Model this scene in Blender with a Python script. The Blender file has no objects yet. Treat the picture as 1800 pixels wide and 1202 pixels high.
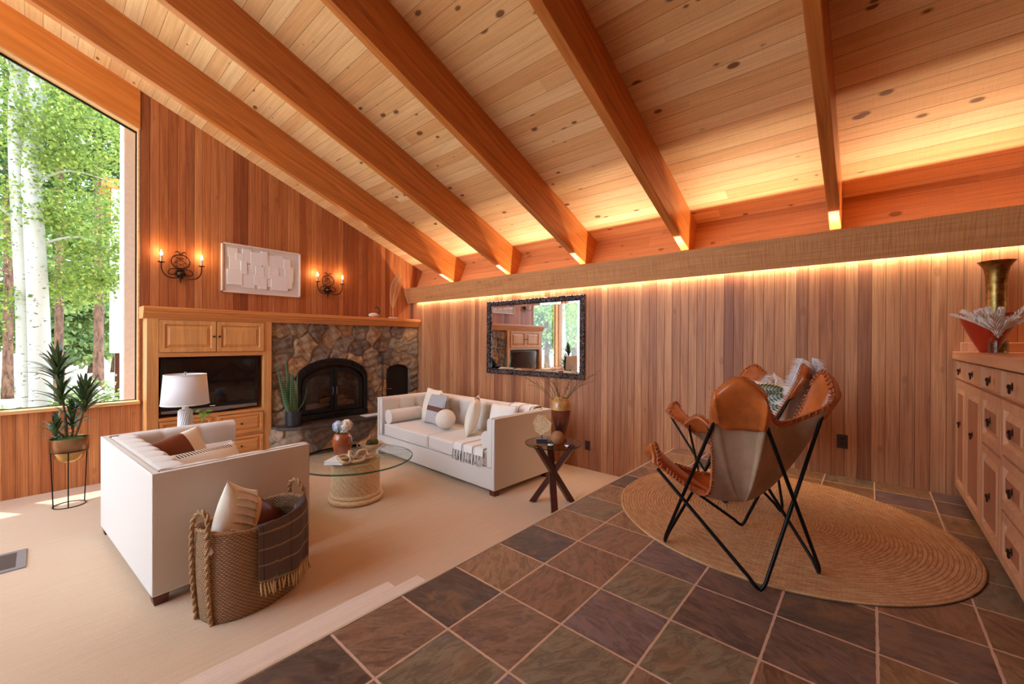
import bpy, bmesh, math, random
import numpy as np
from mathutils import Vector, Matrix
rnd = random.Random(7)
SC = bpy.context.scene
COL = SC.collection
PI = math.pi

# ---------------------------------------------------------------- camera
H = 1.115
cd = bpy.data.cameras.new('camera'); cam = bpy.data.objects.new('camera', cd); COL.objects.link(cam)
cd.sensor_width = 36.0; cd.sensor_fit = 'HORIZONTAL'; cd.lens = 723.67/1800*36.0
cd.clip_start = 0.02; cd.clip_end = 300
YAW, PIT, ROL = math.radians(41.1347), math.radians(-0.16505), math.radians(0.2659)
_F = Vector((math.cos(YAW)*math.cos(PIT), math.sin(YAW)*math.cos(PIT), math.sin(PIT)))
_r = Vector((math.sin(YAW), -math.cos(YAW), 0)); _u = _r.cross(_F)
_R = _r*math.cos(ROL)+_u*math.sin(ROL); _U = -_r*math.sin(ROL)+_u*math.cos(ROL)
cam.matrix_world = Matrix(((_R.x,_U.x,-_F.x,0),(_R.y,_U.y,-_F.y,0),(_R.z,_U.z,-_F.z,H),(0,0,0,1)))
SC.camera = cam

# ---------------------------------------------------------------- world, sun, exposure
SC.view_settings.view_transform = 'Standard'; SC.view_settings.look = 'None'
SC.view_settings.exposure = 0.28; SC.view_settings.gamma = 1.0; SC.view_settings.use_curve_mapping = False
wd = bpy.data.worlds.new('sky'); SC.world = wd; wd.use_nodes = True
wn = wd.node_tree; bg = wn.nodes['Background']
tc = wn.nodes.new('ShaderNodeTexCoord'); nz = wn.nodes.new('ShaderNodeTexNoise'); nz.inputs['Scale'].default_value = 2.2
nz.inputs['Detail'].default_value = 5
cr = wn.nodes.new('ShaderNodeValToRGB')
cr.color_ramp.elements[0].position = 0.38; cr.color_ramp.elements[0].color = (0.48,0.70,1.0,1)
cr.color_ramp.elements[1].position = 0.6; cr.color_ramp.elements[1].color = (0.78,0.89,1.0,1)
wn.links.new(tc.outputs['Generated'], nz.inputs['Vector']); wn.links.new(nz.outputs['Fac'], cr.inputs['Fac'])
wn.links.new(cr.outputs['Color'], bg.inputs['Color']); bg.inputs['Strength'].default_value = 6.0
def light(name, typ, loc, energy, color=(1,1,1), **kw):
    l = bpy.data.lights.new(name, typ); l.energy = energy; l.color = color
    for k, v in kw.items(): setattr(l, k, v)
    o = bpy.data.objects.new(name, l); o.location = loc; COL.objects.link(o); return o
sun = light('sun', 'SUN', (0,12,12), 7.0, (1,0.95,0.86), angle=0.009)
sun.rotation_euler = Vector((0.19,-0.30,-1.0)).to_track_quat('-Z','Y').to_euler()

# room constants (metres; z = 0 is the slate floor, the carpet lies lower)
XB, YA, ZC = 4.387, 6.281, -0.446
EY = 1.5408
XL, YR = -3.6, -2.7
CK, C0 = 0.3963, 4.236
def ceil_z(x): return C0-CK*x
# cove light: warm strips behind the long cove board
LED = (1.0,0.80,0.56)
o = light('cove_downlight', 'AREA', (4.362, 1.75, 1.80), 36, LED, shape='RECTANGLE', size=0.02, size_y=8.6)
o = light('cove_uplight', 'AREA', (4.372, 1.75, 1.90), 66, LED, shape='RECTANGLE', size=0.012, size_y=8.6); o.rotation_euler = (0, PI, 0)

# ---------------------------------------------------------------- material helpers
def srgb(r, g, b):
    f = lambda c: (c/255/12.92) if c/255 <= 0.04045 else ((c/255+0.055)/1.055)**2.4
    return (f(r), f(g), f(b), 1)
class NT:
    def __init__(s, name):
        s.m = bpy.data.materials.new(name); s.m.use_nodes = True; s.t = s.m.node_tree
        s.b = s.t.nodes['Principled BSDF']; s.out = s.t.nodes['Material Output']
    def n(s, typ, **kw):
        nd = s.t.nodes.new('ShaderNode'+typ)
        for k, v in kw.items():
            if k.startswith('i_'): nd.inputs[k[2:].replace('_',' ')].default_value = v
            else: setattr(nd, k, v)
        return nd
    def l(s, a, b): s.t.links.new(a, b)
    def math(s, op, a, b=None, c=None):
        nd = s.t.nodes.new('ShaderNodeMath'); nd.operation = op
        for i, v in enumerate((a, b, c)):
            if v is None: continue
            if isinstance(v, (int, float)): nd.inputs[i].default_value = v
            else: s.l(v, nd.inputs[i])
        return nd.outputs[0]
    def comb(s, x, y, z):
        nd = s.n('CombineXYZ')
        for i, v in enumerate((x, y, z)):
            if isinstance(v, (int, float)): nd.inputs[i].default_value = v
            else: s.l(v, nd.inputs[i])
        return nd.outputs[0]
    def ramp(s, fac, stops, interp='LINEAR'):
        nd = s.n('ValToRGB'); cr = nd.color_ramp; cr.interpolation = interp
        while len(cr.elements) < len(stops): cr.elements.new(0.5)
        for e, (p, c) in zip(cr.elements, stops): e.position = p; e.color = c if len(c) == 4 else (*c, 1)
        s.l(fac, nd.inputs[0]); return nd.outputs[0]
    def mix(s, fac, a, b, mode='MIX'):
        nd = s.n('Mix', data_type='RGBA', blend_type=mode)
        for i, v in ((0, fac), (6, a), (7, b)):
            if isinstance(v, (int, float)): nd.inputs[i].default_value = v
            elif isinstance(v, tuple): nd.inputs[i].default_value = v
            else: s.l(v, nd.inputs[i])
        return nd.outputs[2]
    def noise(s, vec, scale, detail=3, rough=0.5, dist=0.0):
        nd = s.n('TexNoise', i_Scale=scale, i_Detail=detail, i_Roughness=rough, i_Distortion=dist)
        if vec is not None: s.l(vec, nd.inputs['Vector'])
        return nd.outputs[0]
    def obj(s): return s.n('TexCoord').outputs['Object']
    def xyz(s, v):
        nd = s.n('SeparateXYZ'); s.l(v, nd.inputs[0]); return nd.outputs
    def scale(s, v, sx, sy, sz):
        nd = s.n('Mapping'); nd.inputs['Scale'].default_value = (sx, sy, sz); s.l(v, nd.inputs[0]); return nd.outputs[0]
    def bump(s, h, strength=0.3, dist=0.01):
        nd = s.n('Bump', i_Strength=strength, i_Distance=dist); s.l(h, nd.inputs['Height']); s.l(nd.outputs[0], s.b.inputs['Normal'])
    def col(s, v):
        if isinstance(v, tuple): s.b.inputs['Base Color'].default_value = v
        else: s.l(v, s.b.inputs['Base Color'])
    def rough(s, v):
        if isinstance(v, (int, float)): s.b.inputs['Roughness'].default_value = v
        else: s.l(v, s.b.inputs['Roughness'])

def plain(name, c, rough=0.5, metal=0.0, spec=0.5, nscale=0, namt=0.12, bump=0.0, bscale=60, emit=0, coat=0):
    s = NT(name); s.rough(rough); s.b.inputs['Metallic'].default_value = metal
    s.b.inputs['Specular IOR Level'].default_value = spec
    s.b.inputs['Coat Weight'].default_value = coat
    if nscale:
        f = s.noise(s.obj(), nscale, 4, 0.6)
        d = tuple(x*(1-namt*2) for x in c[:3])+(1,); li = tuple(min(1, x*(1+namt)) for x in c[:3])+(1,)
        s.col(s.ramp(f, [(0.3, d), (0.7, li)]))
    else: s.col(c)
    if bump: s.bump(s.noise(s.obj(), bscale, 4, 0.6), bump, 0.006)
    if emit:
        s.b.inputs['Emission Color'].default_value = c; s.b.inputs['Emission Strength'].default_value = emit
    return s.m

def planks(name, ax, gax, pitch, off, cols, knots=0.0, groove=0.03, rough=0.45, sawn=0.0, grain=1.0, groove_dark=0.45, boards=2.4):
    """boards of one pitch along axis ax, grain running along axis gax"""
    s = NT(name); o = s.xyz(s.obj()); other = 3-ax-gax
    u = s.math('DIVIDE', s.math('SUBTRACT', o[ax], off), pitch)
    iu = s.math('FLOOR', u); fu = s.math('FRACT', u)
    wn_ = s.n('TexWhiteNoise', noise_dimensions='1D'); s.l(iu, wn_.inputs['W']); r = wn_.outputs['Value']
    # boards also end somewhere along their length
    gl = s.math('ADD', s.math('DIVIDE', o[gax], boards), s.math('MULTIPLY', r, 7.3))
    w2 = s.n('TexWhiteNoise', noise_dimensions='2D')
    s.l(s.comb(iu, s.math('FLOOR', gl) if boards < 50 else 0.0, 0.0), w2.inputs['Vector']); r2 = w2.outputs['Value']
    base = s.ramp(r2, [(i/(len(cols)-1), c) for i, c in enumerate(cols)])
    gv = s.comb(s.math('ADD', s.math('MULTIPLY', u, pitch*70), s.math('MULTIPLY', r2, 53)), s.math('ADD', s.math('MULTIPLY', o[gax], 1.6), s.math('MULTIPLY', r, 91)), s.math('MULTIPLY', o[other], 70))
    g = s.noise(gv, 1.0, 4, 0.65, 0.6)
    g2 = s.noise(s.scale(gv, 0.18, 0.6, 0.18), 1.0, 2, 0.5, 1.2)
    c = s.mix(s.math('MULTIPLY', s.ramp(g, [(0.35, (1,1,1,1)), (0.62, (0,0,0,1))]), 0.45*grain), base, (0.30,0.12,0.05,1), 'MULTIPLY')
    c = s.mix(s.math('MULTIPLY', s.ramp(g2, [(0.45, (0,0,0,1)), (0.75, (1,1,1,1))]), 0.4*grain), c, (0.52,0.30,0.18,1), 'MULTIPLY')
    if sawn:
        sv = s.comb(s.math('MULTIPLY', o[ax], 5), s.math('MULTIPLY', o[gax], 160), 0.0)
        c = s.mix(s.math('MULTIPLY', s.ramp(s.noise(sv, 1.0, 2, 0.5), [(0.45, (0,0,0,1)), (0.7, (1,1,1,1))]), sawn), c, (0.45,0.28,0.17,1), 'MULTIPLY')
    if knots:
        kv = s.comb(s.math('ADD', s.math('MULTIPLY', u, pitch*9), s.math('MULTIPLY', iu, 3.77)), s.math('ADD', s.math('MULTIPLY', o[gax], 4.6), s.math('MULTIPLY', r, 40)), 0.0)
        vo = s.n('TexVoronoi', i_Scale=1.0, i_Randomness=1.0); s.l(kv, vo.inputs['Vector'])
        vr = s.xyz(vo.outputs['Color'])
        thr = s.math('SUBTRACT', s.math('MULTIPLY', s.math('POWER', vr[0], 1.3), 0.22), 0.035)
        d = s.math('SUBTRACT', vo.outputs['Distance'], thr)
        k = s.ramp(d, [(0.0, (1,1,1,1)), (0.02, (0.55,0.55,0.55,1)), (0.07, (0,0,0,1))])
        c = s.mix(s.math('MULTIPLY', k, knots), c, (0.16,0.06,0.025,1))
    e = s.math('MINIMUM', fu, s.math('SUBTRACT', 1.0, fu))
    gm = s.ramp(e, [(0.0, (1,1,1,1)), (groove, (0,0,0,1))])
    c = s.mix(s.math('MULTIPLY', gm, groove_dark), c, (0.10,0.035,0.015,1))
    s.col(c); s.rough(rough)
    s.bump(s.math('SUBTRACT', s.math('MULTIPLY', g, 0.15), gm), 0.5, 0.004)
    s.b.inputs['Specular IOR Level'].default_value = 0.35
    return s.m

def wood(name, c, gax=1, rough=0.4, var=0.35, freq=60, spec=0.4, streak=None, roty=0.0):
    s = NT(name); o = s.obj()
    if roty:
        mp = s.n('Mapping'); mp.inputs['Rotation'].default_value = (0, roty, 0); s.l(o, mp.inputs[0]); o = mp.outputs[0]
    if True:
        pass
    sc = [freq*0.6]*3; sc[gax] = 1.3
    g = s.noise(s.scale(o, *sc), 1.0, 4, 0.6, 0.5)
    sc2 = [7]*3; sc2[gax] = 0.5
    g2 = s.noise(s.scale(o, *sc2), 1.0, 2, 0.5, 0.8)
    dk = streak or tuple(x*(1-var*1.5)*f for x, f in zip(c[:3], (1,0.9,0.8)))+(1,)
    cc = s.mix(s.math('MULTIPLY', s.ramp(g, [(0.4, (0,0,0,1)), (0.75, (1,1,1,1))]), 0.8), c, dk)
    cc = s.mix(s.math('MULTIPLY', s.ramp(g2, [(0.4, (0,0,0,1)), (0.7, (1,1,1,1))]), 0.5), cc, tuple(min(1, x*(1-var*0.7)) for x in c[:3])+(1,))
    s.col(cc); s.rough(rough); s.bump(g, 0.08, 0.002); s.b.inputs['Specular IOR Level'].default_value = spec
    return s.m

def fabric(name, c, sc=500, b=0.25, var=0.05, sheen=0.3):
    s = NT(name); o = s.obj()
    n1 = s.noise(o, sc, 2, 0.5); n2 = s.noise(o, 6, 3, 0.6)
    cc = s.mix(s.ramp(n1, [(0.3, (0,0,0,1)), (0.7, (1,1,1,1))]), tuple(x*(1-var*2) for x in c[:3])+(1,), c)
    cc = s.mix(s.math('MULTIPLY', n2, var*2), cc, tuple(x*0.8 for x in c[:3])+(1,))
    s.col(cc); s.rough(0.9); s.b.inputs['Sheen Weight'].default_value = sheen; s.b.inputs['Specular IOR Level'].default_value = 0.15
    s.bump(s.math('ADD', n1, s.math('MULTIPLY', n2, 2.0)), b, 0.003)
    return s.m

def stripes(name, ax, pitch, duty, c1, c2, off=0.0, rough=0.9, soft=0.02):
    s = NT(name); o = s.xyz(s.obj())
    f = s.math('FRACT', s.math('DIVIDE', s.math('SUBTRACT', o[ax], off), pitch))
    s.col(s.ramp(f, [(0, c1), (duty, c2)], 'CONSTANT')); s.rough(rough); s.b.inputs['Specular IOR Level'].default_value = 0.15
    s.bump(s.noise(s.obj(), 400, 2), 0.2, 0.002)
    return s.m

def split(name, ax, stops, rough=0.8, bump=0.2):
    """one cloth sewn from bands: (start, colour) along an object axis"""
    s = NT(name); o = s.xyz(s.obj()); f = s.math('ADD', o[ax], 0.5)
    s.col(s.ramp(f, [(max(0, p+0.5), c) for p, c in stops], 'CONSTANT')); s.rough(rough); s.bump(s.noise(s.obj(), 300, 2), bump, 0.002); s.b.inputs['Specular IOR Level'].default_value = 0.3
    return s.m
# ---------------------------------------------------------------- mesh helpers
class MB:
    def __init__(s): s.v = []; s.f = []; s.c = None
    def add(s, vs, fs):
        n = len(s.v); s.v += [tuple(p) for p in vs]; s.f += [tuple(i+n for i in f) for f in fs]; return s
    def box(s, x0, x1, y0, y1, z0, z1):
        x0, x1 = sorted((x0, x1)); y0, y1 = sorted((y0, y1)); z0, z1 = sorted((z0, z1))
        return s.add([(x0,y0,z0),(x1,y0,z0),(x1,y1,z0),(x0,y1,z0),(x0,y0,z1),(x1,y0,z1),(x1,y1,z1),(x0,y1,z1)],
                     [(3,2,1,0),(4,5,6,7),(0,1,5,4),(1,2,6,5),(2,3,7,6),(3,0,4,7)])
    def prism(s, pts, ax, a0, a1):
        """polygon pts (2-D, counter-clockwise seen from +ax) extruded along axis ax"""
        def P(p, a):
            if ax == 0: return (a, p[0], p[1])
            if ax == 1: return (p[0], a, p[1])
            return (p[0], p[1], a)
        n = len(pts); vs = [P(p, a0) for p in pts]+[P(p, a1) for p in pts]
        fs = [tuple(range(n-1, -1, -1)), tuple(range(n, 2*n))]+[(i, (i+1)%n, n+(i+1)%n, n+i) for i in range(n)]
        return s.add(vs, fs)
    def lathe(s, prof, seg=32, c=(0,0,0), cap0=True, cap1=True, sx=1, sy=1):
        n = len(prof); vs = []
        for r, z in prof:
            for k in range(seg):
                a = 2*PI*k/seg; vs.append((c[0]+r*math.cos(a)*sx, c[1]+r*math.sin(a)*sy, c[2]+z))
        fs = [(i*seg+k, i*seg+(k+1)%seg, (i+1)*seg+(k+1)%seg, (i+1)*seg+k) for i in range(n-1) for k in range(seg)]
        if cap0: fs.append(tuple(range(seg-1, -1, -1)))
        if cap1: fs.append(tuple((n-1)*seg+k for k in range(seg)))
        return s.add(vs, fs)
    def tube(s, pts, r, seg=8, closed=False, caps=True):
        P = [Vector(p) for p in pts]; n = len(P); R = r if isinstance(r, (list, tuple)) else [r]*n
        T = []
        for i in range(n):
            a = P[(i-1) % n] if (closed or i > 0) else P[i]; b = P[(i+1) % n] if (closed or i < n-1) else P[i]
            t = (b-a); T.append(t.normalized() if t.length > 1e-9 else Vector((0,0,1)))
        up = Vector((0,0,1)) if abs(T[0].z) < 0.9 else Vector((1,0,0))
        N = (up-T[0]*up.dot(T[0])).normalized(); vs = []
        for i in range(n):
            N = (N-T[i]*N.dot(T[i]))
            N = N.normalized() if N.length > 1e-6 else T[i].orthogonal().normalized()
            B = T[i].cross(N)
            for k in range(seg):
                a = 2*PI*k/seg; vs.append(P[i]+(N*math.cos(a)+B*math.sin(a))*R[i])
        m = n if closed else n-1
        fs = [(i*seg+k, i*seg+(k+1)%seg, ((i+1)%n)*seg+(k+1)%seg, ((i+1)%n)*seg+k) for i in range(m) for k in range(seg)]
        if caps and not closed: fs += [tuple(range(seg-1, -1, -1)), tuple((n-1)*seg+k for k in range(seg))]
        return s.add(vs, fs)
    def ball(s, c, r, seg=16, rings=10, sx=1, sy=1, sz=1):
        prof = [(max(1e-4, r*math.sin(PI*i/rings)), -r*math.cos(PI*i/rings)*sz) for i in range(rings+1)]
        return s.lathe(prof, seg, c, True, True, sx, sy)
    def grid(s, fn, nu, nv, closed_u=False):
        vs = [fn(i/(nu-1 if not closed_u else nu), j/(nv-1)) for j in range(nv) for i in range(nu)]
        fs = []
        for j in range(nv-1):
            for i in range(nu-1 if not closed_u else nu):
                a = j*nu+i; b = j*nu+(i+1) % nu; fs.append((a, b, b+nu, a+nu))
        return s.add(vs, fs)
    def xf(s, m):
        s.v = [tuple(m @ Vector(p)) for p in s.v]; return s
    def shift(s, d):
        s.v = [(p[0]-d[0], p[1]-d[1], p[2]-d[2]) for p in s.v]; return s
    def build(s, name, mat, parent=None, org=None, smooth=35, bevel=0, seg=2, solid=0, sub=0, label=None, mats=None, midx=None):
        if org is not None: s.shift(org)
        me = bpy.data.meshes.new(name); me.from_pydata(s.v, [], s.f)
        if mat: me.materials.append(mat)
        for m in (mats or []): me.materials.append(m)
        if midx: me.polygons.foreach_set('material_index', midx)
        if smooth:
            me.polygons.foreach_set('use_smooth', [True]*len(me.polygons)); me.update()
            if smooth < 180: me.set_sharp_from_angle(angle=math.radians(smooth))
        me.update()
        o = bpy.data.objects.new(name, me); COL.objects.link(o)
        if org is not None and parent is None: o.location = org
        if parent: o.parent = parent
        if solid:
            md = o.modifiers.new('solid', 'SOLIDIFY'); md.thickness = solid; md.offset = 0
        if bevel:
            md = o.modifiers.new('bevel', 'BEVEL'); md.width = bevel; md.segments = seg; md.limit_method = 'ANGLE'; md.angle_limit = math.radians(40)
            md.harden_normals = False
        if sub:
            md = o.modifiers.new('sub', 'SUBSURF'); md.levels = sub; md.render_levels = sub
        if label: o['label'] = label
        return o

def thing(name, loc, label, cat, group=None, rz=0):
    o = bpy.data.objects.new(name, None); COL.objects.link(o); o.location = loc; o.rotation_euler = (0,0,rz); o.empty_display_size = 0.1
    return tag(o, label, cat, group)
def tag(o, label, cat, group=None, kind=None):
    if label: o['label'] = label
    if cat: o['category'] = cat
    if group: o['group'] = group
    if kind: o['kind'] = kind
    return o
def struct(o, label=None):
    o['kind'] = 'structure'
    if label: o['label'] = label
    return o
def copy_tree(o, parent=None):
    c = o.copy(); COL.objects.link(c)
    if parent: c.parent = parent
    for ch in [x for x in bpy.data.objects if x.parent == o]: copy_tree(ch, c)
    return c
def arc(cx, cz, r, a0, a1, n):
    return [(cx+r*math.cos(a0+(a1-a0)*i/n), cz+r*math.sin(a0+(a1-a0)*i/n)) for i in range(n+1)]
def smooth_path(pts, n=6):
    P = [Vector(p) for p in pts]; out = []
    for i in range(len(P)-1):
        a, b, c, d = P[max(i-1,0)], P[i], P[i+1], P[min(i+2,len(P)-1)]
        for k in range(n):
            t = k/n
            out.append(0.5*((2*b)+(c-a)*t+(2*a-5*b+4*c-d)*t*t+(3*b-a-3*c+d)*t**3))
    return out+[P[-1]]
def pillow(w, h, t, nu=18, pinch=0.07, puff=2.2):
    """pillow standing in the local XZ plane, thickness along Y, centre at origin"""
    m = MB()
    def side(sg):
        def fn(u, v):
            s_, t_ = u*2-1, v*2-1
            x = s_*w/2*(1-pinch*(1-t_*t_)**1.0*abs(s_)**3); z = t_*h/2*(1-pinch*(1-s_*s_)*abs(t_)**3)
            e = max(0.0, (1-abs(s_)**puff)*(1-abs(t_)**puff))
            y = sg*t/2*e**0.55
            return (x, y*(1+0.05*math.sin(7*s_+3*t_)), z)
        return fn
    m.grid(side(-1), nu, nu)
    n = len(m.v); m.grid(side(1), nu, nu)
    m.f = m.f[:(nu-1)**2]+[tuple(reversed(f)) for f in m.f[(nu-1)**2:]]
    return m
def weld(o, d=0.0005):
    bm = bmesh.new(); bm.from_mesh(o.data); bmesh.ops.remove_doubles(bm, verts=bm.verts, dist=d); bmesh.ops.recalc_face_normals(bm, faces=bm.faces); bm.to_mesh(o.data); bm.free()
    return o
def RM(rx=0, ry=0, rz=0, loc=(0,0,0)):
    return Matrix.Translation(loc) @ Matrix.Rotation(rz,4,'Z') @ Matrix.Rotation(ry,4,'Y') @ Matrix.Rotation(rx,4,'X')
# ---------------------------------------------------------------- materials
SLOPE = -math.atan(CK)
PINE = [srgb(248,212,162), srgb(240,196,142), srgb(250,218,170), srgb(232,182,128), srgb(244,206,152)]
CEDAR = [srgb(210,136,80), srgb(178,104,58), srgb(220,150,94), srgb(192,116,68), srgb(150,84,50), srgb(206,132,82)]
CEDAR_B = [srgb(212,150,104), srgb(178,114,76), srgb(222,162,114), srgb(198,134,92), srgb(152,94,66), srgb(208,148,104)]
M = {}
M['ceil'] = planks('pine ceiling boards', 0, 1, 0.118, 0.014, PINE, knots=0.9, groove=0.022, sawn=0.10, rough=0.55, grain=0.5, boards=5.3, groove_dark=0.75)
M['wallA'] = planks('cedar boards window wall', 0, 2, 0.0825, 0.748, CEDAR, knots=0.25, groove=0.05, groove_dark=0.8, boards=60)
M['wallB'] = planks('cedar boards long wall', 1, 2, 0.0835, 0.0, CEDAR_B, knots=0.3, groove=0.045, groove_dark=0.8, boards=60)
M['frieze'] = planks('pine frieze boards', 2, 1, 0.14, 2.33, [srgb(224,156,104), srgb(206,138,88)], knots=0.7, groove=0.02, sawn=0.1, grain=0.6)
M['beam'] = wood('fir beam', srgb(214,132,64), 0, 0.32, 0.4, 40, streak=srgb(136,62,24), roty=SLOPE)
M['header'] = wood('fir header', srgb(230,142,64), 0, 0.3, 0.35, 40, streak=srgb(196,104,40), roty=SLOPE)
M['cove'] = planks('rough sawn fir cove board', 2, 1, 4.0, 0.2, [srgb(222,160,106), srgb(218,156,102)], knots=0.3, groove=0.0, sawn=0.55, grain=0.6, groove_dark=0.0, boards=60)
M['trimwood'] = wood('honey trim', srgb(226,160,98), 2, 0.35, 0.35)
M['casing'] = wood('window casing', srgb(232,178,124), 0, 0.35, 0.3)
M['cab'] = wood('honey fir cabinet', srgb(232,168,104), 2, 0.35, 0.28, 45)
M['cabh'] = wood('honey fir rails', srgb(230,162,98), 0, 0.35, 0.28, 45)
M['mantel'] = wood('honey fir mantel', srgb(226,148,84), 0, 0.35, 0.3, 45)
M['side'] = wood('sideboard fir', srgb(214,160,122), 2, 0.4, 0.25, 45)
M['sideh'] = wood('sideboard rails', srgb(212,154,114), 0, 0.4, 0.25, 45)
M['sidepanel'] = wood('sideboard panels', srgb(176,118,88), 2, 0.42, 0.25, 45)
M['black'] = plain('black plastic', srgb(14,13,15), 0.25)
M['screen'] = plain('glossy screen', srgb(10,10,12), 0.12, coat=0.6)
M['silver'] = plain('silver plastic', srgb(150,146,146), 0.35, 0.7)
M['iron'] = plain('black iron', srgb(28,27,29), 0.42, 0.7, nscale=30)
M['bronze'] = plain('dark bronze iron', srgb(74,50,38), 0.4, 0.75, nscale=40)
M['castiron'] = plain('cast iron', srgb(30,28,28), 0.5, 0.5)
M['soot'] = plain('soot brick', srgb(96,66,50), 0.9, nscale=14, namt=0.3, bump=0.5)
M['hglass'] = NT('dark fire glass').m
_b = M['hglass'].node_tree.nodes['Principled BSDF']; _b.inputs['Base Color'].default_value = (0.35,0.33,0.32,1); _b.inputs['Transmission Weight'].default_value = 1; _b.inputs['Roughness'].default_value = 0.03
def glass(name, c, rough=0.0, alpha=0.85, ior=1.45):
    """thin-pane glass: mostly clear with mirror-like glints, lets light through"""
    s = NT(name); t = s.n('BsdfTransparent'); t.inputs[0].default_value = c
    g = s.n('BsdfGlossy'); g.inputs['Roughness'].default_value = rough
    f = s.n('Fresnel', i_IOR=ior); mx = s.n('MixShader'); gb = s.n('NewGeometry')
    s.l(s.math('MULTIPLY', f.outputs[0], s.math('SUBTRACT', 1.0, gb.outputs['Backfacing'])), mx.inputs[0]); s.l(t.outputs[0], mx.inputs[1]); s.l(g.outputs[0], mx.inputs[2]); s.l(mx.outputs[0], s.out.inputs['Surface'])
    return s.m
M['pane'] = glass('window glass', (0.97,0.985,0.98,1), 0.0)
M['tglass'] = glass('table glass', (0.90,0.96,0.94,1), 0.0)
M['tedge'] = glass('table glass edge', (0.10,0.26,0.22,1), 0.05)
M['smoke'] = glass('smoked glass', (0.74,0.66,0.60,1), 0.0)
M['clear'] = glass('bottle glass', (0.90,0.93,0.92,1), 0.0)
M['water'] = glass('water', (0.85,0.90,0.90,1), 0.0)
M['mirror'] = plain('mirror silver', (0.92,0.93,0.92,1), 0.015, 1.0)
M['fab'] = fabric('cream upholstery', srgb(224,214,206))
M['fabw'] = fabric('white welt', srgb(242,234,226))
M['leg'] = plain('red-brown wood leg', srgb(96,42,28), 0.35)
M['dkwood'] = wood('espresso wood', srgb(74,34,26), 2, 0.3, 0.22)
M['gold'] = plain('brushed brass', srgb(190,156,104), 0.3, 1.0, nscale=20, namt=0.15)
M['copper'] = plain('brushed copper', srgb(186,132,96), 0.28, 1.0)
M['moss'] = plain('green moss', srgb(84,140,44), 0.95, nscale=90, namt=0.4, bump=0.8, bscale=200)
M['soil'] = plain('dark soil', srgb(52,40,32), 0.95, bump=0.6)
M['white'] = plain('white ceramic', srgb(238,234,230), 0.35)
M['shade'] = fabric('white lamp shade', srgb(240,236,236), 700, 0.1, 0.02)
M['rattan'] = plain('pale rattan', srgb(232,196,154), 0.5, nscale=50, namt=0.1, bump=0.2)
M['terra'] = plain('glazed terracotta', srgb(166,84,46), 0.22, nscale=9, namt=0.18, coat=0.4)
M['chain'] = wood('pale carved wood', srgb(224,192,154), 0, 0.25, 0.55)
M['bowl'] = plain('cream stoneware', srgb(226,206,176), 0.4, nscale=20, namt=0.06)
M['mossball'] = plain('dark moss', srgb(92,80,34), 0.95, nscale=60, namt=0.4, bump=1.0, bscale=90)
M['leather'] = plain('tan leather', srgb(196,102,44), 0.32, nscale=10, namt=0.2, bump=0.12, bscale=180, coat=0.15)
M['dleather'] = plain('brown leather', srgb(116,58,36), 0.35, nscale=12, namt=0.12, bump=0.1, bscale=150)
M['suede'] = plain('taupe suede', srgb(184,148,120), 0.85, nscale=7, namt=0.12, bump=0.1)
M['cream'] = fabric('cream cotton', srgb(240,226,206), 300, 0.4)
M['slice'] = plain('pale cut wood', srgb(216,180,136), 0.6, nscale=18, namt=0.2, bump=0.4)
M['bark'] = plain('bark', srgb(120,84,56), 0.85, nscale=40, namt=0.3, bump=0.6)
M['darkbase'] = plain('charcoal block', srgb(44,46,54), 0.35)
M['brownglaze'] = plain('brown glaze', srgb(112,52,34), 0.18, nscale=8, namt=0.2, coat=0.5)
M['ochre'] = plain('ochre glaze', srgb(206,150,88), 0.2, nscale=14, namt=0.2, coat=0.5)
M['twig'] = plain('grey green twig', srgb(112,98,62), 0.7)
M['paper'] = plain('white paper', srgb(232,230,228), 0.6)
M['leaf'] = plain('dark leaf', srgb(62,94,44), 0.38, nscale=12, namt=0.3)
M['snake'] = stripes('banded leaf', 2, 0.03, 0.5, srgb(78,112,84), srgb(110,146,112), rough=0.4)
M['outlet'] = plain('brown plate', srgb(62,42,36), 0.35)
M['ventm'] = plain('grey metal', srgb(150,140,140), 0.5, 0.3)
M['red'] = plain('red lacquer', srgb(168,44,22), 0.3, coat=0.3)
M['dried'] = plain('dried white bloom', srgb(240,226,212), 0.9)
M['fur'] = plain('white fur', srgb(240,236,238), 0.95, nscale=15, namt=0.04)
M['stucco'] = plain('white stucco', srgb(228,226,220), 0.9, nscale=30, namt=0.04, bump=0.4)
M['ebony'] = plain('black glaze', srgb(26,24,26), 0.3)
M['bulb'] = plain('lit bulb', (1.0,0.62,0.28,1), 0.5, emit=40)
M['candle'] = plain('ivory candle sleeve', srgb(232,196,160), 0.6)
M['swan'] = plain('silvered ceramic', srgb(206,186,176), 0.25, 0.35)

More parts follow.
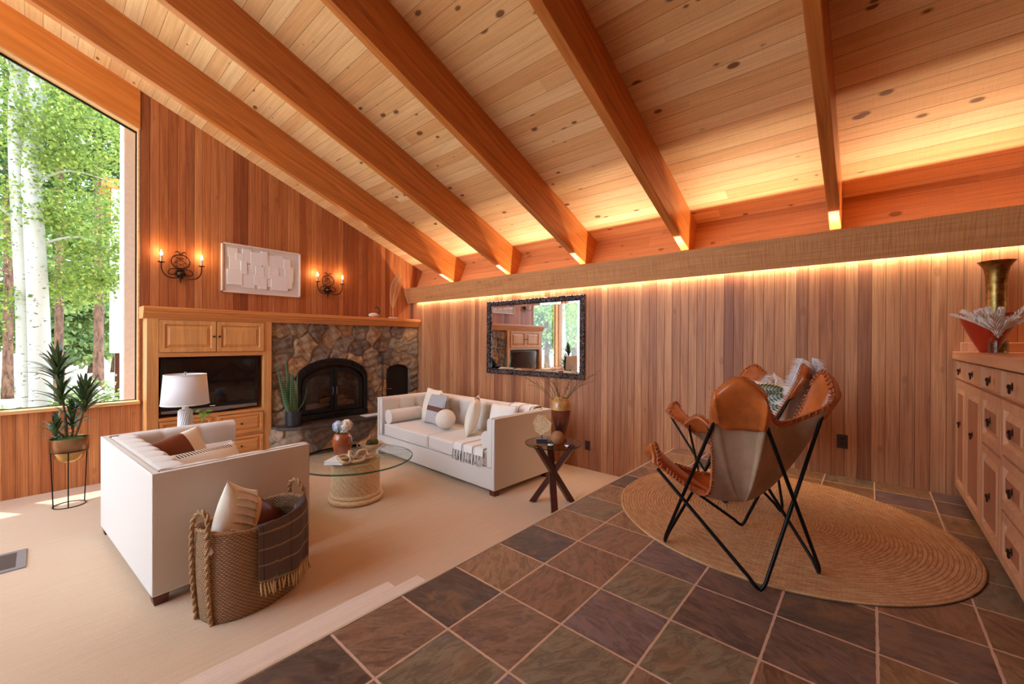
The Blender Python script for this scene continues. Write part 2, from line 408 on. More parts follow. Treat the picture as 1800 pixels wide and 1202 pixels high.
# slate floor
def slate():
    s = NT('slate tiles'); o = s.xyz(s.obj()); p = 0.3125
    u = s.math('DIVIDE', s.math('SUBTRACT', o[0], 0.7238), p); v = s.math('DIVIDE', s.math('SUBTRACT', o[1], EY), p)
    iu, iv = s.math('FLOOR', u), s.math('FLOOR', v); fu, fv = s.math('FRACT', u), s.math('FRACT', v)
    w = s.n('TexWhiteNoise', noise_dimensions='2D'); s.l(s.comb(s.math('ADD', iu, 17.0), s.math('ADD', iv, 5.0), 0.0), w.inputs['Vector'])
    rv, rc = w.outputs['Value'], s.xyz(w.outputs['Color'])
    base = s.ramp(rv, [(0.0, srgb(150,116,96)), (0.17, srgb(126,100,92)), (0.33, srgb(150,110,86)), (0.48, srgb(144,128,106)), (0.6, srgb(96,80,74)), (0.74, srgb(134,112,112)), (0.87, srgb(164,126,92)), (1.0, srgb(134,86,80))], 'CONSTANT')
    loc = s.comb(s.math('SUBTRACT', fu, 0.5), s.math('SUBTRACT', fv, 0.5), 0.0)
    vr = s.n('VectorRotate', rotation_type='Z_AXIS'); s.l(loc, vr.inputs['Vector']); s.l(s.math('MULTIPLY', rc[0], 6.28), vr.inputs['Angle'])
    va = s.n('VectorMath', operation='ADD'); s.l(vr.outputs[0], va.inputs[0])
    s.l(s.comb(s.math('MULTIPLY', rc[1], 60), s.math('MULTIPLY', rc[2], 60), s.math('MULTIPLY', rv, 60)), va.inputs[1])
    q = va.outputs[0]
    n1 = s.noise(s.scale(q, 1.6, 4.6, 1), 1.7, 10, 0.74, 1.1)
    n2 = s.noise(s.scale(q, 2.5, 2.5, 1), 1.0, 3, 0.6, 0.6)
    n3 = s.noise(s.scale(q, 3, 22, 1), 1.0, 5, 0.7, 0.3)
    c = s.mix(s.ramp(n1, [(0.42, (0,0,0,1)), (0.56, (1,1,1,1))]), s.mix(1.0, base, (0.52,0.48,0.47,1), 'MULTIPLY'), base)
    c = s.mix(s.math('MULTIPLY', s.ramp(n2, [(0.52, (0,0,0,1)), (0.66, (1,1,1,1))]), 0.5), c, srgb(150,112,84))
    c = s.mix(s.math('MULTIPLY', s.ramp(n2, [(0.30, (1,1,1,1)), (0.42, (0,0,0,1))]), 0.4), c, srgb(84,84,92))
    c = s.mix(s.math('MULTIPLY', s.ramp(n3, [(0.62, (0,0,0,1)), (0.72, (1,1,1,1))]), 0.25), c, srgb(176,150,130))
    wob = s.math('MULTIPLY', s.math('SUBTRACT', s.noise(s.obj(), 25, 2), 0.5), 0.02)
    eu = s.math('MINIMUM', fu, s.math('SUBTRACT', 1.0, fu)); ev = s.math('MINIMUM', fv, s.math('SUBTRACT', 1.0, fv))
    e = s.math('ADD', s.math('MINIMUM', eu, ev), wob)
    g = s.ramp(e, [(0.012, (1,1,1,1)), (0.019, (0,0,0,1))])
    s.col(s.mix(g, c, srgb(214,174,150)))
    s.rough(s.ramp(s.math('ADD', s.math('MULTIPLY', n1, 0.6), s.math('MULTIPLY', g, 0.5)), [(0.2, (0.30,)*3), (0.7, (0.60,)*3)]))
    s.bump(s.math('SUBTRACT', s.math('ADD', s.math('MULTIPLY', n1, 1.0), s.math('MULTIPLY', n3, 0.25)), s.math('MULTIPLY', g, 0.6)), 0.55, 0.006)
    return s.m
M['slate'] = slate()
def carpet(name, c):
    s = NT(name); o = s.obj()
    r = s.noise(s.scale(o, 3, 130, 3), 1.0, 3, 0.6, 0.2); f = s.noise(o, 240, 3, 0.7); b = s.noise(o, 1.4, 2, 0.5)
    cc = s.mix(s.math('MULTIPLY', s.ramp(r, [(0.3, (1,1,1,1)), (0.6, (0,0,0,1))]), 0.4), c, tuple(x*0.72 for x in c[:3])+(1,))
    cc = s.mix(s.math('MULTIPLY', s.ramp(f, [(0.3, (1,1,1,1)), (0.6, (0,0,0,1))]), 0.3), cc, tuple(x*0.7 for x in c[:3])+(1,))
    cc = s.mix(s.math('MULTIPLY', b, 0.25), cc, tuple(x*0.85 for x in c[:3])+(1,))
    s.col(cc); s.rough(1.0); s.b.inputs['Specular IOR Level'].default_value = 0.05; s.b.inputs['Sheen Weight'].default_value = 0.2
    s.bump(s.math('ADD', r, f), 0.5, 0.005); return s.m
M['carpet'] = carpet('beige carpet', srgb(222,188,156))
M['stepcarpet'] = carpet('stair carpet', srgb(238,210,190))

# ---------------------------------------------------------------- room shell
YAo = YA+0.16
o = MB().box(XL, XB+0.15, YR, EY-0.0, -0.62, 0.0); o = o.build('floor', M['slate'], smooth=0); struct(o, 'slate tiled upper floor')
o = MB().box(XL, XB+0.15, EY-0.02, YAo, ZC-0.2, ZC).build('floor', M['carpet'], smooth=0); struct(o, 'sunken beige carpeted floor')
# pale nosing edge between tile and carpet
o = MB().box(XL, 4.38, EY-0.004, EY+0.012, ZC, 0.0).build('trim_1', M['carpet'], smooth=0); struct(o)
o = MB().box(XL, 1.353, EY+0.012, EY+0.306, ZC, ZC+0.297).build('floor', M['stepcarpet'], bevel=0.015); struct(o, 'upper carpeted step')
o = MB().box(XL, 1.353, EY+0.306, EY+0.60, ZC, ZC+0.149).build('floor', M['stepcarpet'], bevel=0.015); struct(o, 'lower carpeted step')
# long wall B, with ledge behind the cove and slanted frieze above it
m = MB().prism([(XB, -0.62), (XB+0.14, -0.62), (XB+0.14, 2.03), (XB, 2.03)], 1, YR, YAo)
struct(m.build('wall_right', M['wallB'], smooth=0), 'long cedar plank wall under the cove')
m = MB().prism([(4.505, 2.028), (4.75, 2.028), (4.80, 2.34), (4.69, 2.46), (4.666, 2.392)], 1, YR, YAo)
struct(m.build('trim_2', M['frieze'], smooth=0), 'slanted pine frieze board above the cove')
# cove board
th = math.atan2(4.328-4.244, 2.026-1.769)
nx, nz = math.cos(th)*0.02, math.sin(th)*0.02
m = MB().prism([(4.328,1.769), (4.328+nx,1.769+nz), (4.244+nx,2.026+nz), (4.244,2.026)], 1, YR, YA-0.004)
struct(m.build('trim_3', M['cove'], bevel=0.003), 'rough sawn cove board hiding the light strip')
# window wall (wall A): planks from x=0.745 right, low apron under the window, header above
WX0, WX1, ZS = -0.36, 0.727, 0.415
def wall_piece(x0, x1, z0, z1a, z1b, name='wall_back'):
    m = MB().prism([(x0,z0), (x0,z1a), (x1,z1b), (x1,z0)], 1, YA, YAo)
    return m.build(name, M['wallA'], smooth=0)
struct(wall_piece(0.745, XB+0.3, -0.62, ceil_z(0.745)+0.02, ceil_z(XB+0.3)+0.02), 'cedar plank fireplace wall')
struct(wall_piece(XL, 0.745, -0.62, ZS-0.035, ZS-0.035), 'cedar plank apron below the window')
m = MB().prism([(XL, ceil_z(XL)-0.43), (XL, ceil_z(XL)+0.02), (0.743, ceil_z(0.743)+0.02), (0.743, ceil_z(0.743)-0.43)], 1, YA-0.01, YAo)
struct(m.build('trim_4', M['header'], smooth=0), 'fir header beam above the window')
zt = lambda x: ceil_z(x)-0.43
def window(n, x0, x1):
    fr = MB(); fw = 0.045; ya, yb = YA-0.02, YA+0.11
    fr.box(x0, x1, YA-0.045, yb, ZS-0.035, ZS)                      # sill
    fr.box(x0, x0+0.018, YA, yb, ZS, zt(x0)); fr.box(x1-0.018, x1, YA, yb, ZS, zt(x1)-0.0)
    fr.prism([(x0,zt(x0)-0.025), (x0,zt(x0)), (x1,zt(x1)), (x1,zt(x1)-0.025)], 1, YA-0.012, yb)
    w = fr.build('window_%d' % n, M['casing'], bevel=0.004); struct(w)
    b = MB(); b.box(x0+0.018, x0+0.026, yb-0.02, yb, ZS, zt(x0)-0.03); b.box(x1-0.03, x1-0.018, yb-0.02, yb, ZS, zt(x1)-0.02)
    b.prism([(x0,zt(x0)-0.045), (x0,zt(x0)-0.025), (x1,zt(x1)-0.025), (x1,zt(x1)-0.045)], 1, yb-0.02, yb); b.box(x0, x1, yb-0.02, yb, ZS, ZS+0.008)
    b.build('window_gasket', M['castiron'], w)
    g = MB().add([(x0+0.02,yb-0.01,ZS), (x1-0.02,yb-0.01,ZS), (x1-0.02,yb-0.01,zt(x1)-0.03), (x0+0.02,yb-0.01,zt(x0)-0.03)], [(0,1,2,3)])
    g.build('window_pane', M['pane'], w, smooth=0)
window(1, -0.33, 0.743); window(2, -1.62, -0.47); window(3, -3.5, -1.76)
for i, (a, b_) in enumerate(((-0.47,-0.33), (-1.76,-1.62))):
    struct(MB().box(a, b_, YA-0.02, YAo, ZS-0.035, zt(a)).build('trim_%d' % (5+i), M['trimwood'], smooth=0, bevel=0.004), 'wooden window mullion post')
# ceiling (boards) plus roof overhang outside
for nm, y0, y1, x0 in (('ceiling', YR, YAo, XL), ('ceiling', YAo, YAo+0.78, XL)):
    m = MB().prism([(x0, ceil_z(x0)), (4.80, ceil_z(4.80)), (4.85, ceil_z(4.85)+0.14), (x0, ceil_z(x0)+0.14)], 1, y0, y1)
    struct(m.build(nm, M['ceil'], smooth=0), 'knotty pine board ceiling' if y0 == YR else 'roof overhang outside the window')
# unseen walls, added and shaped to dim the right and camera sides
struct(MB().box(XL, XB, YR-0.12, YR, -0.62, 5.8).build('wall_added_right', M['wallA'], smooth=0), 'unseen end wall added to dim the right side')  # added out of view to keep light off the right-hand ceiling
struct(MB().box(XL-0.12, XL, YR, 2.3, -0.62, 5.75).build('wall_added_left', M['wallA'], smooth=0), 'unseen wall added at the camera side to hold back daylight')  # closed length set to cut light from behind; the rest stays open
struct(MB().box(XL-0.12, XL, 2.3, YAo, -0.62, 0.1).build('wall_added_left', M['wallA'], smooth=0), 'low wall under the side opening added for daylight')
for a in (2.3, 4.3, 6.28): struct(MB().box(XL-0.12, XL, a, a+0.1, 0.1, 5.7).build('trim_7', M['trimwood'], smooth=0), 'post in the side opening added for daylight')

# ---------------------------------------------------------------- ceiling beams
BD = 0.43
beam_lab = ['roof beam nearest the window wall, above the white loveseat', 'second roof beam from the window wall, ending above the mirror', 'middle roof beam, meeting the cove right of the mirror', 'roof beam crossing above the leather chairs, fourth from the window wall', 'rightmost roof beam in view, running almost straight up the photo']
for i, yr in enumerate((5.095, 3.872, 2.648, 1.425, 0.195, -1.03, -2.25)):
    x1 = 4.60
    m = MB().prism([(XL, ceil_z(XL)-BD), (x1, ceil_z(x1)-BD), (x1+0.12, ceil_z(x1+0.12)), (XL, ceil_z(XL))], 1, 0.0, 0.078)
    m.shift((0.0, 0, 0))
    o = m.build('ceiling_beam', M['beam'], bevel=0.006); o.location = (0, yr, 0)
    if i < 5: tag(o, 'orange-brown '+beam_lab[i], 'beam', 'sloping roof beams')
    else: tag(o, 'orange-brown roof beam out of view to the right', 'beam', 'roof beams beyond the view')
# ---------------------------------------------------------------- fieldstone fireplace
def vcol_mat(name, rough=0.85):
    s = NT(name); a = s.n('VertexColor', layer_name='Col')
    n = s.noise(s.obj(), 28, 5, 0.7, 0.4); n2 = s.noise(s.obj(), 7, 3, 0.6, 0.3)
    c = s.mix(s.math('MULTIPLY', s.ramp(n, [(0.35, (1,1,1,1)), (0.6, (0,0,0,1))]), 0.6), a.outputs[0], (0.42,0.38,0.36,1), 'MULTIPLY')
    c = s.mix(s.math('MULTIPLY', s.ramp(n2, [(0.5, (0,0,0,1)), (0.68, (1,1,1,1))]), 0.22), c, srgb(206,170,136))
    s.col(c); s.rough(rough); s.bump(n, 0.7, 0.012); s.b.inputs['Specular IOR Level'].default_value = 0.3
    return s.m
M['stone'] = vcol_mat('fieldstone')
rs = np.random.RandomState(11)
STC = [srgb(*c) for c in ((156,136,116),(136,118,104),(182,154,122),(124,110,102),(192,160,126),(148,132,118),(164,140,114),(116,104,98),(186,144,104),(146,130,114))]
def stone_sheet(name, path, z0, z1, seeds, du, holes, parent, relief=0.045, nrm=None):
    """rubble stone relief. path: list of (x,y) in plan; holes: function(u,z)->bool"""
    seg = [(Vector(a), Vector(b)) for a, b in zip(path[:-1], path[1:])]
    L = [ (b-a).length for a, b in seg]; tot = sum(L)
    nu, nz = max(2, int(tot/du)), max(2, int((z1-z0)/du))
    U = np.linspace(0, tot, nu+1); Z = np.linspace(z0, z1, nz+1)
    uu, zz = np.meshgrid(U, Z)
    wu = uu+0.02*np.sin(zz*23+uu*9); wz = zz+0.02*np.sin(uu*27-zz*7)
    D = np.stack([np.hypot((wu-a)*ax, (wz-b)*az) for a, b, ax, az in seeds], 0)
    od = np.argsort(D, 0); d1 = np.take_along_axis(D, od[:1], 0)[0]; d2 = np.take_along_axis(D, od[1:2], 0)[0]
    e = np.clip((d2-d1)/0.045, 0, 1); idx = od[0]
    tilt = rs.uniform(-1, 1, (len(seeds), 3))
    sd = np.array([(s_[0], s_[1]) for s_ in seeds])
    lump = 0.006*(np.sin(uu*41+zz*13)+np.sin(zz*53-uu*17)+np.sin(uu*90+zz*70)*0.5)
    h = relief*(e**0.45)*(0.75+0.35*tilt[idx,2])+e*(tilt[idx,0]*(uu-sd[idx,0])+tilt[idx,1]*(zz-sd[idx,1]))*0.10+e*lump
    vs = []
    for j in range(nz+1):
        for i in range(nu+1):
            u = U[i]; k = 0
            while k < len(L)-1 and u > L[k]: u -= L[k]; k += 1
            a, b = seg[k]; t = (b-a).normalized(); nn = Vector((t.y, -t.x))
            p = a+t*u+nn*float(h[j,i]); vs.append((p.x, p.y, Z[j]))
    fs = []; keep = np.ones((nz, nu), bool)
    for j in range(nz):
        for i in range(nu):
            if holes and holes((U[i]+U[i+1])/2, (Z[j]+Z[j+1])/2): keep[j,i] = False
            else: a = j*(nu+1)+i; fs.append((a, a+1, a+nu+2, a+nu+1))
    m = MB().add(vs, fs)
    # returns around the openings and the outer edge
    def back(a, b):
        va, vb = vs[a], vs[b]; n = len(m.v)
        m.v += [(va[0], va[1]+0.16, va[2]), (vb[0], vb[1]+0.16, vb[2])]; m.f.append((a, n, n+1, b))
    for j in range(nz):
        for i in range(nu):
            if not keep[j,i]: continue
            a = j*(nu+1)+i
            if i == 0 or not keep[j,i-1]: back(a+nu+1, a)
            if i == nu-1 or not keep[j,i+1]: back(a+1, a+nu+2)
            if j == 0 or not keep[j-1,i]: back(a, a+1)
            if j == nz-1 or not keep[j+1,i]: back(a+nu+2, a+nu+1)
    mortar = np.array(srgb(150,120,96)[:3]); cc = np.zeros(((nz+1)*(nu+1), 3))
    pal = np.array([STC[k][:3] for k in rs.randint(0, len(STC), len(seeds))])*rs.uniform(0.8, 1.15, (len(seeds), 1))
    ce = np.clip((d2-d1)/0.018, 0, 1)[..., None]
    cc = (mortar*(1-ce)+pal[idx]*ce).reshape(-1, 3)
    o = m.build(name, M['stone'], parent, smooth=180)
    at = o.data.color_attributes.new('Col', 'FLOAT_COLOR', 'POINT'); arr = np.ones((len(o.data.vertices), 4)); arr[:len(cc), :3] = cc
    for k in range(len(cc), len(arr)): arr[k, :3] = mortar*0.8
    at.data.foreach_set('color', arr.ravel()); return o
fp = thing('fireplace', (3.2, 6.2, ZC), 'fieldstone fireplace with arched black insert and raised slate hearth under the wooden mantel', 'fireplace')
FO = (3.2, 6.2, ZC)
def inarch(x, z, x0, x1, zs, zc):
    if x < x0 or x > x1: return False
    c = (x0+x1)/2; t = (x-c)/((x1-x0)/2); return z < zs+(zc-zs)*math.sqrt(max(0, 1-t*t))
seeds = [(x, z, ax, az) for x, z, ax, az in [
 (0.10,1.24,1,1.3),(0.33,1.28,1,1.2),(0.62,1.27,1.3,.9),(0.85,1.17,1,.9),(1.05,1.29,1,1.2),(1.28,1.27,1,1),(1.50,1.22,1.2,1),(1.72,1.28,1.2,1.1),(1.95,1.26,1,1),(2.18,1.22,1,1),
 (0.16,1.03,.9,1.1),(0.42,1.0,.9,.8),(1.02,1.05,.8,1),(1.22,0.98,.8,1.1),(1.66,1.02,1,1),(2.0,1.04,.8,1),(2.24,1.0,1.3,.8),(0.10,0.80,1,1.1),(0.34,0.74,1,1),(0.66,0.86,.9,1),(0.92,0.84,1,1),(1.17,0.80,1,1.1),(1.45,0.82,1,.9),(1.70,0.82,1.2,1),(1.88,0.83,1,1.2),(2.12,0.78,.9,1),
 (0.12,0.55,1,1),(0.26,0.36,1,1),(0.08,0.28,1.3,.9),(0.14,0.06,1,1),(1.42,0.56,1.3,1),(1.58,0.44,1.2,.9),(1.44,0.26,1.4,1),(1.60,0.14,1,1),(1.66,0.62,1.4,.9),(1.42,0.02,1,1),(2.26,0.6,1.4,.8),(2.28,0.36,1.4,.9),(2.28,0.12,1.4,1),(1.68,0.30,1.4,1)]]
hole = lambda u, z: inarch(u+2.03, z, 2.345, 3.40, 0.55, 0.83) or inarch(u+2.03, z, 3.755, 4.225, 0.59, 0.705)
o = stone_sheet('stone_surround', [(2.03, 6.07), (4.375, 6.07)], -0.06, 1.352, seeds, 0.0125, hole, fp); o.data.transform(Matrix.Translation((-FO[0], -FO[1], -FO[2])))
hs = [(0.09,-0.16,1,1),(0.12,-0.36,1,1),(0.32,-0.2,1,1.2),(0.4,-0.4,1,1),(0.72,-0.21,.6,1.1),(0.95,-0.39,.7,1),(1.25,-0.2,.7,1),(1.5,-0.38,.8,1),(1.75,-0.21,.7,1),(2.05,-0.36,.8,1),(2.3,-0.2,.8,1.1),(2.5,-0.38,.8,1)]
o = stone_sheet('hearth_base', [(2.02, 6.02), (2.1, 5.83), (2.27, 5.70), (4.37, 5.70)], ZC, -0.075, hs, 0.0125, None, fp, 0.035); o.data.transform(Matrix.Translation((-FO[0], -FO[1], -FO[2])))
M['hearthslab'] = plain('dark slate slab', srgb(84,70,66), 0.4, nscale=10, namt=0.3, bump=0.4, bscale=30)
MB().prism([(2.0,6.07), (2.06,5.80), (2.25,5.645), (4.38,5.645), (4.38,6.26), (2.0,6.26)], 2, -0.08, -0.042).build('hearth_slab', M['hearthslab'], fp, FO, bevel=0.006)
ins = MB()   # arched cast iron surround
def arch_pts(x0, x1, zb, zs, zc, n=28):
    c, w = (x0+x1)/2, (x1-x0)/2
    return [(x0, zb)]+[(c-w*math.cos(PI*k/n), zs+(zc-zs)*math.sin(PI*k/n)) for k in range(n+1)]+[(x1, zb)]
def arch_ring(mb, A, B, y0, y1):
    n = len(A); vs = []
    for y in (y0, y1):
        for P in (A, B): vs += [(p[0], y, p[1]) for p in P]
    fs = []
    for i in range(n-1):
        fs += [(i, n+i, n+i+1, i+1), (2*n+i, 2*n+i+1, 3*n+i+1, 3*n+i), (i, i+1, 2*n+i+1, 2*n+i), (n+i, 3*n+i, 3*n+i+1, n+i+1)]
    mb.add(vs, fs)
A_ = arch_pts(2.335, 3.41, -0.04, 0.55, 0.845); B_ = arch_pts(2.40, 3.345, -0.04, 0.50, 0.745)
arch_ring(ins, A_, B_, 6.015, 6.13); ins.box(2.335, 3.41, 6.005, 6.13, -0.041, 0.045)
insert = ins.build('insert_frame', M['castiron'], fp, FO, bevel=0.004)
lv = MB(); lv.box(2.42, 3.335, 6.0045, 6.006, -0.02, 0.022)
for k in range(30): lv.box(2.42+k*0.031, 2.435+k*0.031, 5.998, 6.01, -0.02, 0.022)
lv.build('louvre', M['black'], insert); lv = MB().tube([(2.8725-0.505*math.cos(PI*(0.1+0.8*k/40)), 6.016, 0.525+0.27*math.sin(PI*(0.1+0.8*k/40))) for k in range(41)], 0.004, 6)
for k in range(25):
    a = PI*(0.1+0.8*k/24); cx, w = 2.8725, 0.505; x = cx-w*math.cos(a); z = 0.525+0.27*math.sin(a)
    lv.box(x-0.006, x+0.006, 6.006, 6.018, z-0.02, z+0.02)
lv.build('louvre', M['black'], insert)
for c_ in [o_ for o_ in bpy.data.objects if o_.parent == insert]: c_.data.transform(Matrix.Translation((-FO[0], -FO[1], -FO[2])))
for sx in (0, 1):   # two arched glass doors
    d = MB(); c, w = 2.8725, 0.455; n = 16
    def half(wd, zs, zc, inset):
        pts = []
        for k in range(n+1):
            t = k/n*(PI/2); pts.append((wd*math.cos(t), zs+(zc-zs)*math.sin(t)))
        return [(wd, 0.06+inset)]+pts
    A1 = half(w, 0.46, 0.705, 0)+[(0.006, 0.06)]; B1 = half(w-0.05, 0.45, 0.645, 0.05)+[(0.05, 0.11)]
    A1[-2] = (0.006, 0.705); B1[-2] = (0.05, 0.645)
    sg = -1 if sx == 0 else 1
    P = [(c+sg*p[0], p[1]) for p in A1+[A1[0]]]; Q = [(c+sg*p[0], p[1]) for p in B1+[B1[0]]]
    arch_ring(d, P, Q, 6.02, 6.05)
    dr = d.build('glass_door', M['castiron'], fp, FO, bevel=0.002)
    g = MB().prism([(p[0]-0, p[1]) for p in (Q[:-1] if sg > 0 else Q[:-1][::-1])], 1, 6.036, 6.039).shift(FO); g.build('door_glass', M['pane'], dr, smooth=0)
    hd = MB().tube([(c+sg*0.028, 6.005, 0.42), (c+sg*0.028, 5.985, 0.40), (c+sg*0.028, 5.985, 0.33), (c+sg*0.028, 6.005, 0.31)], 0.006).shift(FO); hd.build('door_handle', M['silver'], dr)
fb = MB(); fb.add([(2.36,6.06,-0.03),(3.39,6.06,-0.03),(3.2,6.262,-0.03),(2.55,6.262,-0.03),(2.36,6.06,0.84),(3.39,6.06,0.84),(3.2,6.262,0.6),(2.55,6.262,0.6)], [(0,1,2,3),(3,2,6,7),(0,3,7,4),(1,5,6,2),(4,7,6,5)])
fb.build('firebox', M['soot'], fp, FO, smooth=0)
for k, (x, z, a, r) in enumerate(((2.65,0.13,0.1,0.05),(3.05,0.14,-0.12,0.055),(2.9,0.22,0.25,0.042),(3.0,0.20,-0.5,0.035))):
    MB().tube([(x-0.2*math.cos(a), 6.17-0.02*math.sin(a*3), z-0.2*math.sin(a)*0.4), (x, 6.16, z), (x+0.2*math.cos(a), 6.17, z+0.2*math.sin(a)*0.4)], [r*0.95, r, r*0.9], 10).build('log', M['bark'], fp, FO)
wd_ = MB().prism(arch_pts(3.745, 4.235, -0.04, 0.585, 0.70, 20), 1, 6.105, 6.13).build('wood_store_door', M['castiron'], fp, FO, bevel=0.003)
MB().box(3.80, 3.90, 6.09, 6.10, 0.30, 0.306).shift(FO).build('latch', M['silver'], wd_)
# ---------------------------------------------------------------- media cabinet
def frame_panel(x0, x1, z0, z1, y, name, parent, org, matf, matp, knob=None, face=-1, t=0.022, raised=True, rail=0.05, matk=None, ax=1, pull=False):
    """raised-panel door or drawer front whose face looks along face*axis ax"""
    def T(mb):
        if ax == 1 and face > 0: mb.v = [(p[0], 2*y-p[1], p[2]) for p in mb.v]; mb.f = [tuple(reversed(f)) for f in mb.f]
        return mb
    m = MB(); m.box(x0, x1, y-t, y, z0, z1)
    r = min(rail, (x1-x0)*0.22, (z1-z0)*0.28)
    fr = MB()
    def ring(ins0, ins1, ya, yb):
        a = [(x0+ins0,z0+ins0),(x1-ins0,z0+ins0),(x1-ins0,z1-ins0),(x0+ins0,z1-ins0)]; b = [(x0+ins1,z0+ins1),(x1-ins1,z0+ins1),(x1-ins1,z1-ins1),(x0+ins1,z1-ins1)]
        n = len(fr.v); fr.v += [(p[0], ya, p[1]) for p in a]+[(p[0], yb, p[1]) for p in b]
        fr.f += [(n+i, n+(i+1)%4, n+4+(i+1)%4, n+4+i) for i in range(4)]
        return [n+4+i for i in range(4)]
    yf = y-t
    ring(0, 0.002, y, yf); ring(0.002, r*0.8, yf, yf); ring(r*0.8, r, yf, yf+0.017)
    last = ring(r, r+0.034 if raised else r+0.004, yf+0.017, yf+0.001 if raised else yf+0.017)
    d = T(fr).build(name, matf, parent, org, smooth=0)
    k2 = r+(0.034 if raised else 0.004); pn = MB(); yy = yf+(0.001 if raised else 0.017)
    pn.add([(x0+k2,yy,z0+k2),(x1-k2,yy,z0+k2),(x1-k2,yy,z1-k2),(x0+k2,yy,z1-k2),(x0+k2,y,z0+k2),(x1-k2,y,z0+k2),(x1-k2,y,z1-k2),(x0+k2,y,z1-k2)], [(0,1,2,3),(4,7,6,5),(0,4,5,1),(1,5,6,2),(2,6,7,3),(3,7,4,0)])
    T(pn).shift(org).build('panel', matp, d, smooth=0)
    if knob:
        kb = MB(); kx, kz = knob
        if pull:
            kb.lathe([(0.013,0),(0.013,0.002),(0.007,0.004),(0.006,0.010),(0.008,0.014),(0.003,0.018)], 12, (0,0,0), True, True, 1, 1.5); kb.tube([(0.012*math.cos(q_), -0.016+0.014*math.sin(q_), 0.010) for q_ in [2*PI*z_/16 for z_ in range(16)]], 0.0032, 6, closed=True)
        else: kb.lathe([(0.011,0),(0.006,0.004),(0.005,0.014),(0.012,0.019),(0.013,0.024),(0.006,0.03)], 14)
        kb.xf(Matrix.Translation((kx, yf+(0.002 if raised and x0+k2 < kx < x1-k2 else 0), kz)) @ Matrix.Rotation(PI/2, 4, 'X'))
        T(kb).shift(org).build('knob', matk or M['bronze'], d)
    return d
CO = (1.39, 6.14, ZC)
cb = thing('media_cabinet', CO, 'honey wood built-in cabinet with raised-panel doors around the television niche', 'cabinet')
y0 = 6.0
for a, b_ in ((0.767,0.868),(1.925,2.018)): MB().box(a, b_, y0, 6.275, ZC, 1.345).build('side_panel', M['cab'], cb, CO, bevel=0.002)
for (a, b_, c, d, e) in ((0.868,1.925,6.275,1.335,1.345),(0.868,1.925,6.275,0.912,0.962),(0.868,1.925,6.275,0.185,0.222),(0.868,1.925,y0+0.04,ZC,ZC+0.09),(0.868,1.925,y0+0.02,-0.10,-0.075),(1.36,1.415,y0+0.02,ZC+0.09,0.185)):
    MB().box(a, b_, y0, c, d, e).build('rail', M['cabh'], cb, CO, bevel=0.002)
MB().box(0.868, 1.925, 6.255, 6.275, ZC, 1.34).build('back_panel', M['cab'], cb, CO, smooth=0)
frame_panel(0.872, 1.40, 0.965, 1.333, y0+0.006, 'door', cb, CO, M['cab'], M['cab'], knob=(1.375, 1.15), rail=0.058)
frame_panel(1.405, 1.92, 0.965, 1.333, y0+0.006, 'door', cb, CO, M['cab'], M['cab'], knob=(1.432, 1.15), rail=0.058)
for (a, b_) in ((0.875, 1.36), (1.415, 1.918)):
    for (z0, z1) in ((-0.072, 0.18), (-0.355, -0.105)):
        frame_panel(a, b_, z0, z1, y0+0.006, 'drawer', cb, CO, M['cabh'], M['cabh'], knob=((a+b_)/2, (z0+z1)/2), rail=0.04)
# mantel with stepped crown running across cabinet and fireplace
prof = [(6.275,1.346),(6.0,1.346),(5.992,1.366),(5.985,1.372),(5.978,1.392),(5.962,1.404),(5.958,1.42),(5.946,1.43),(5.94,1.434),(5.94,1.462),(5.948,1.478),(6.275,1.478)]
m = MB().prism([(a, b_) for a, b_ in prof][::-1], 0, 0.735, 4.378)
o = m.build('mantel_shelf', M['mantel'], None, (2.56, 6.1, 1.346), smooth=25); tag(o, 'long honey wood mantel shelf with stepped crown moulding over cabinet and fireplace', 'mantel')
# ---------------------------------------------------------------- television
TO = (1.38, 6.1, 0.2225)
tv = thing('television', TO, 'black flat television with silver speaker bar in the cabinet niche', 'television')
MB().box(0.885, 1.872, 6.05, 6.11, 0.285, 0.895).build('bezel', M['black'], tv, TO, bevel=0.006)
MB().box(0.925, 1.832, 6.046, 6.052, 0.345, 0.865).build('screen', M['screen'], tv, TO, smooth=0)
MB().prism([(0.90,0.262),(1.378,0.238),(1.856,0.262),(1.862,0.292),(0.894,0.292)], 1, 6.045, 6.09).build('speaker_bar', M['silver'], tv, TO, bevel=0.003)
MB().box(1.15, 1.60, 6.03, 6.2, 0.2225, 0.238).build('stand', M['black'], tv, TO, bevel=0.003)
MB().box(1.352, 1.405, 6.044, 6.047, 0.305, 0.313).build('badge', M['paper'], tv, TO, smooth=0, label='small pale maker badge')
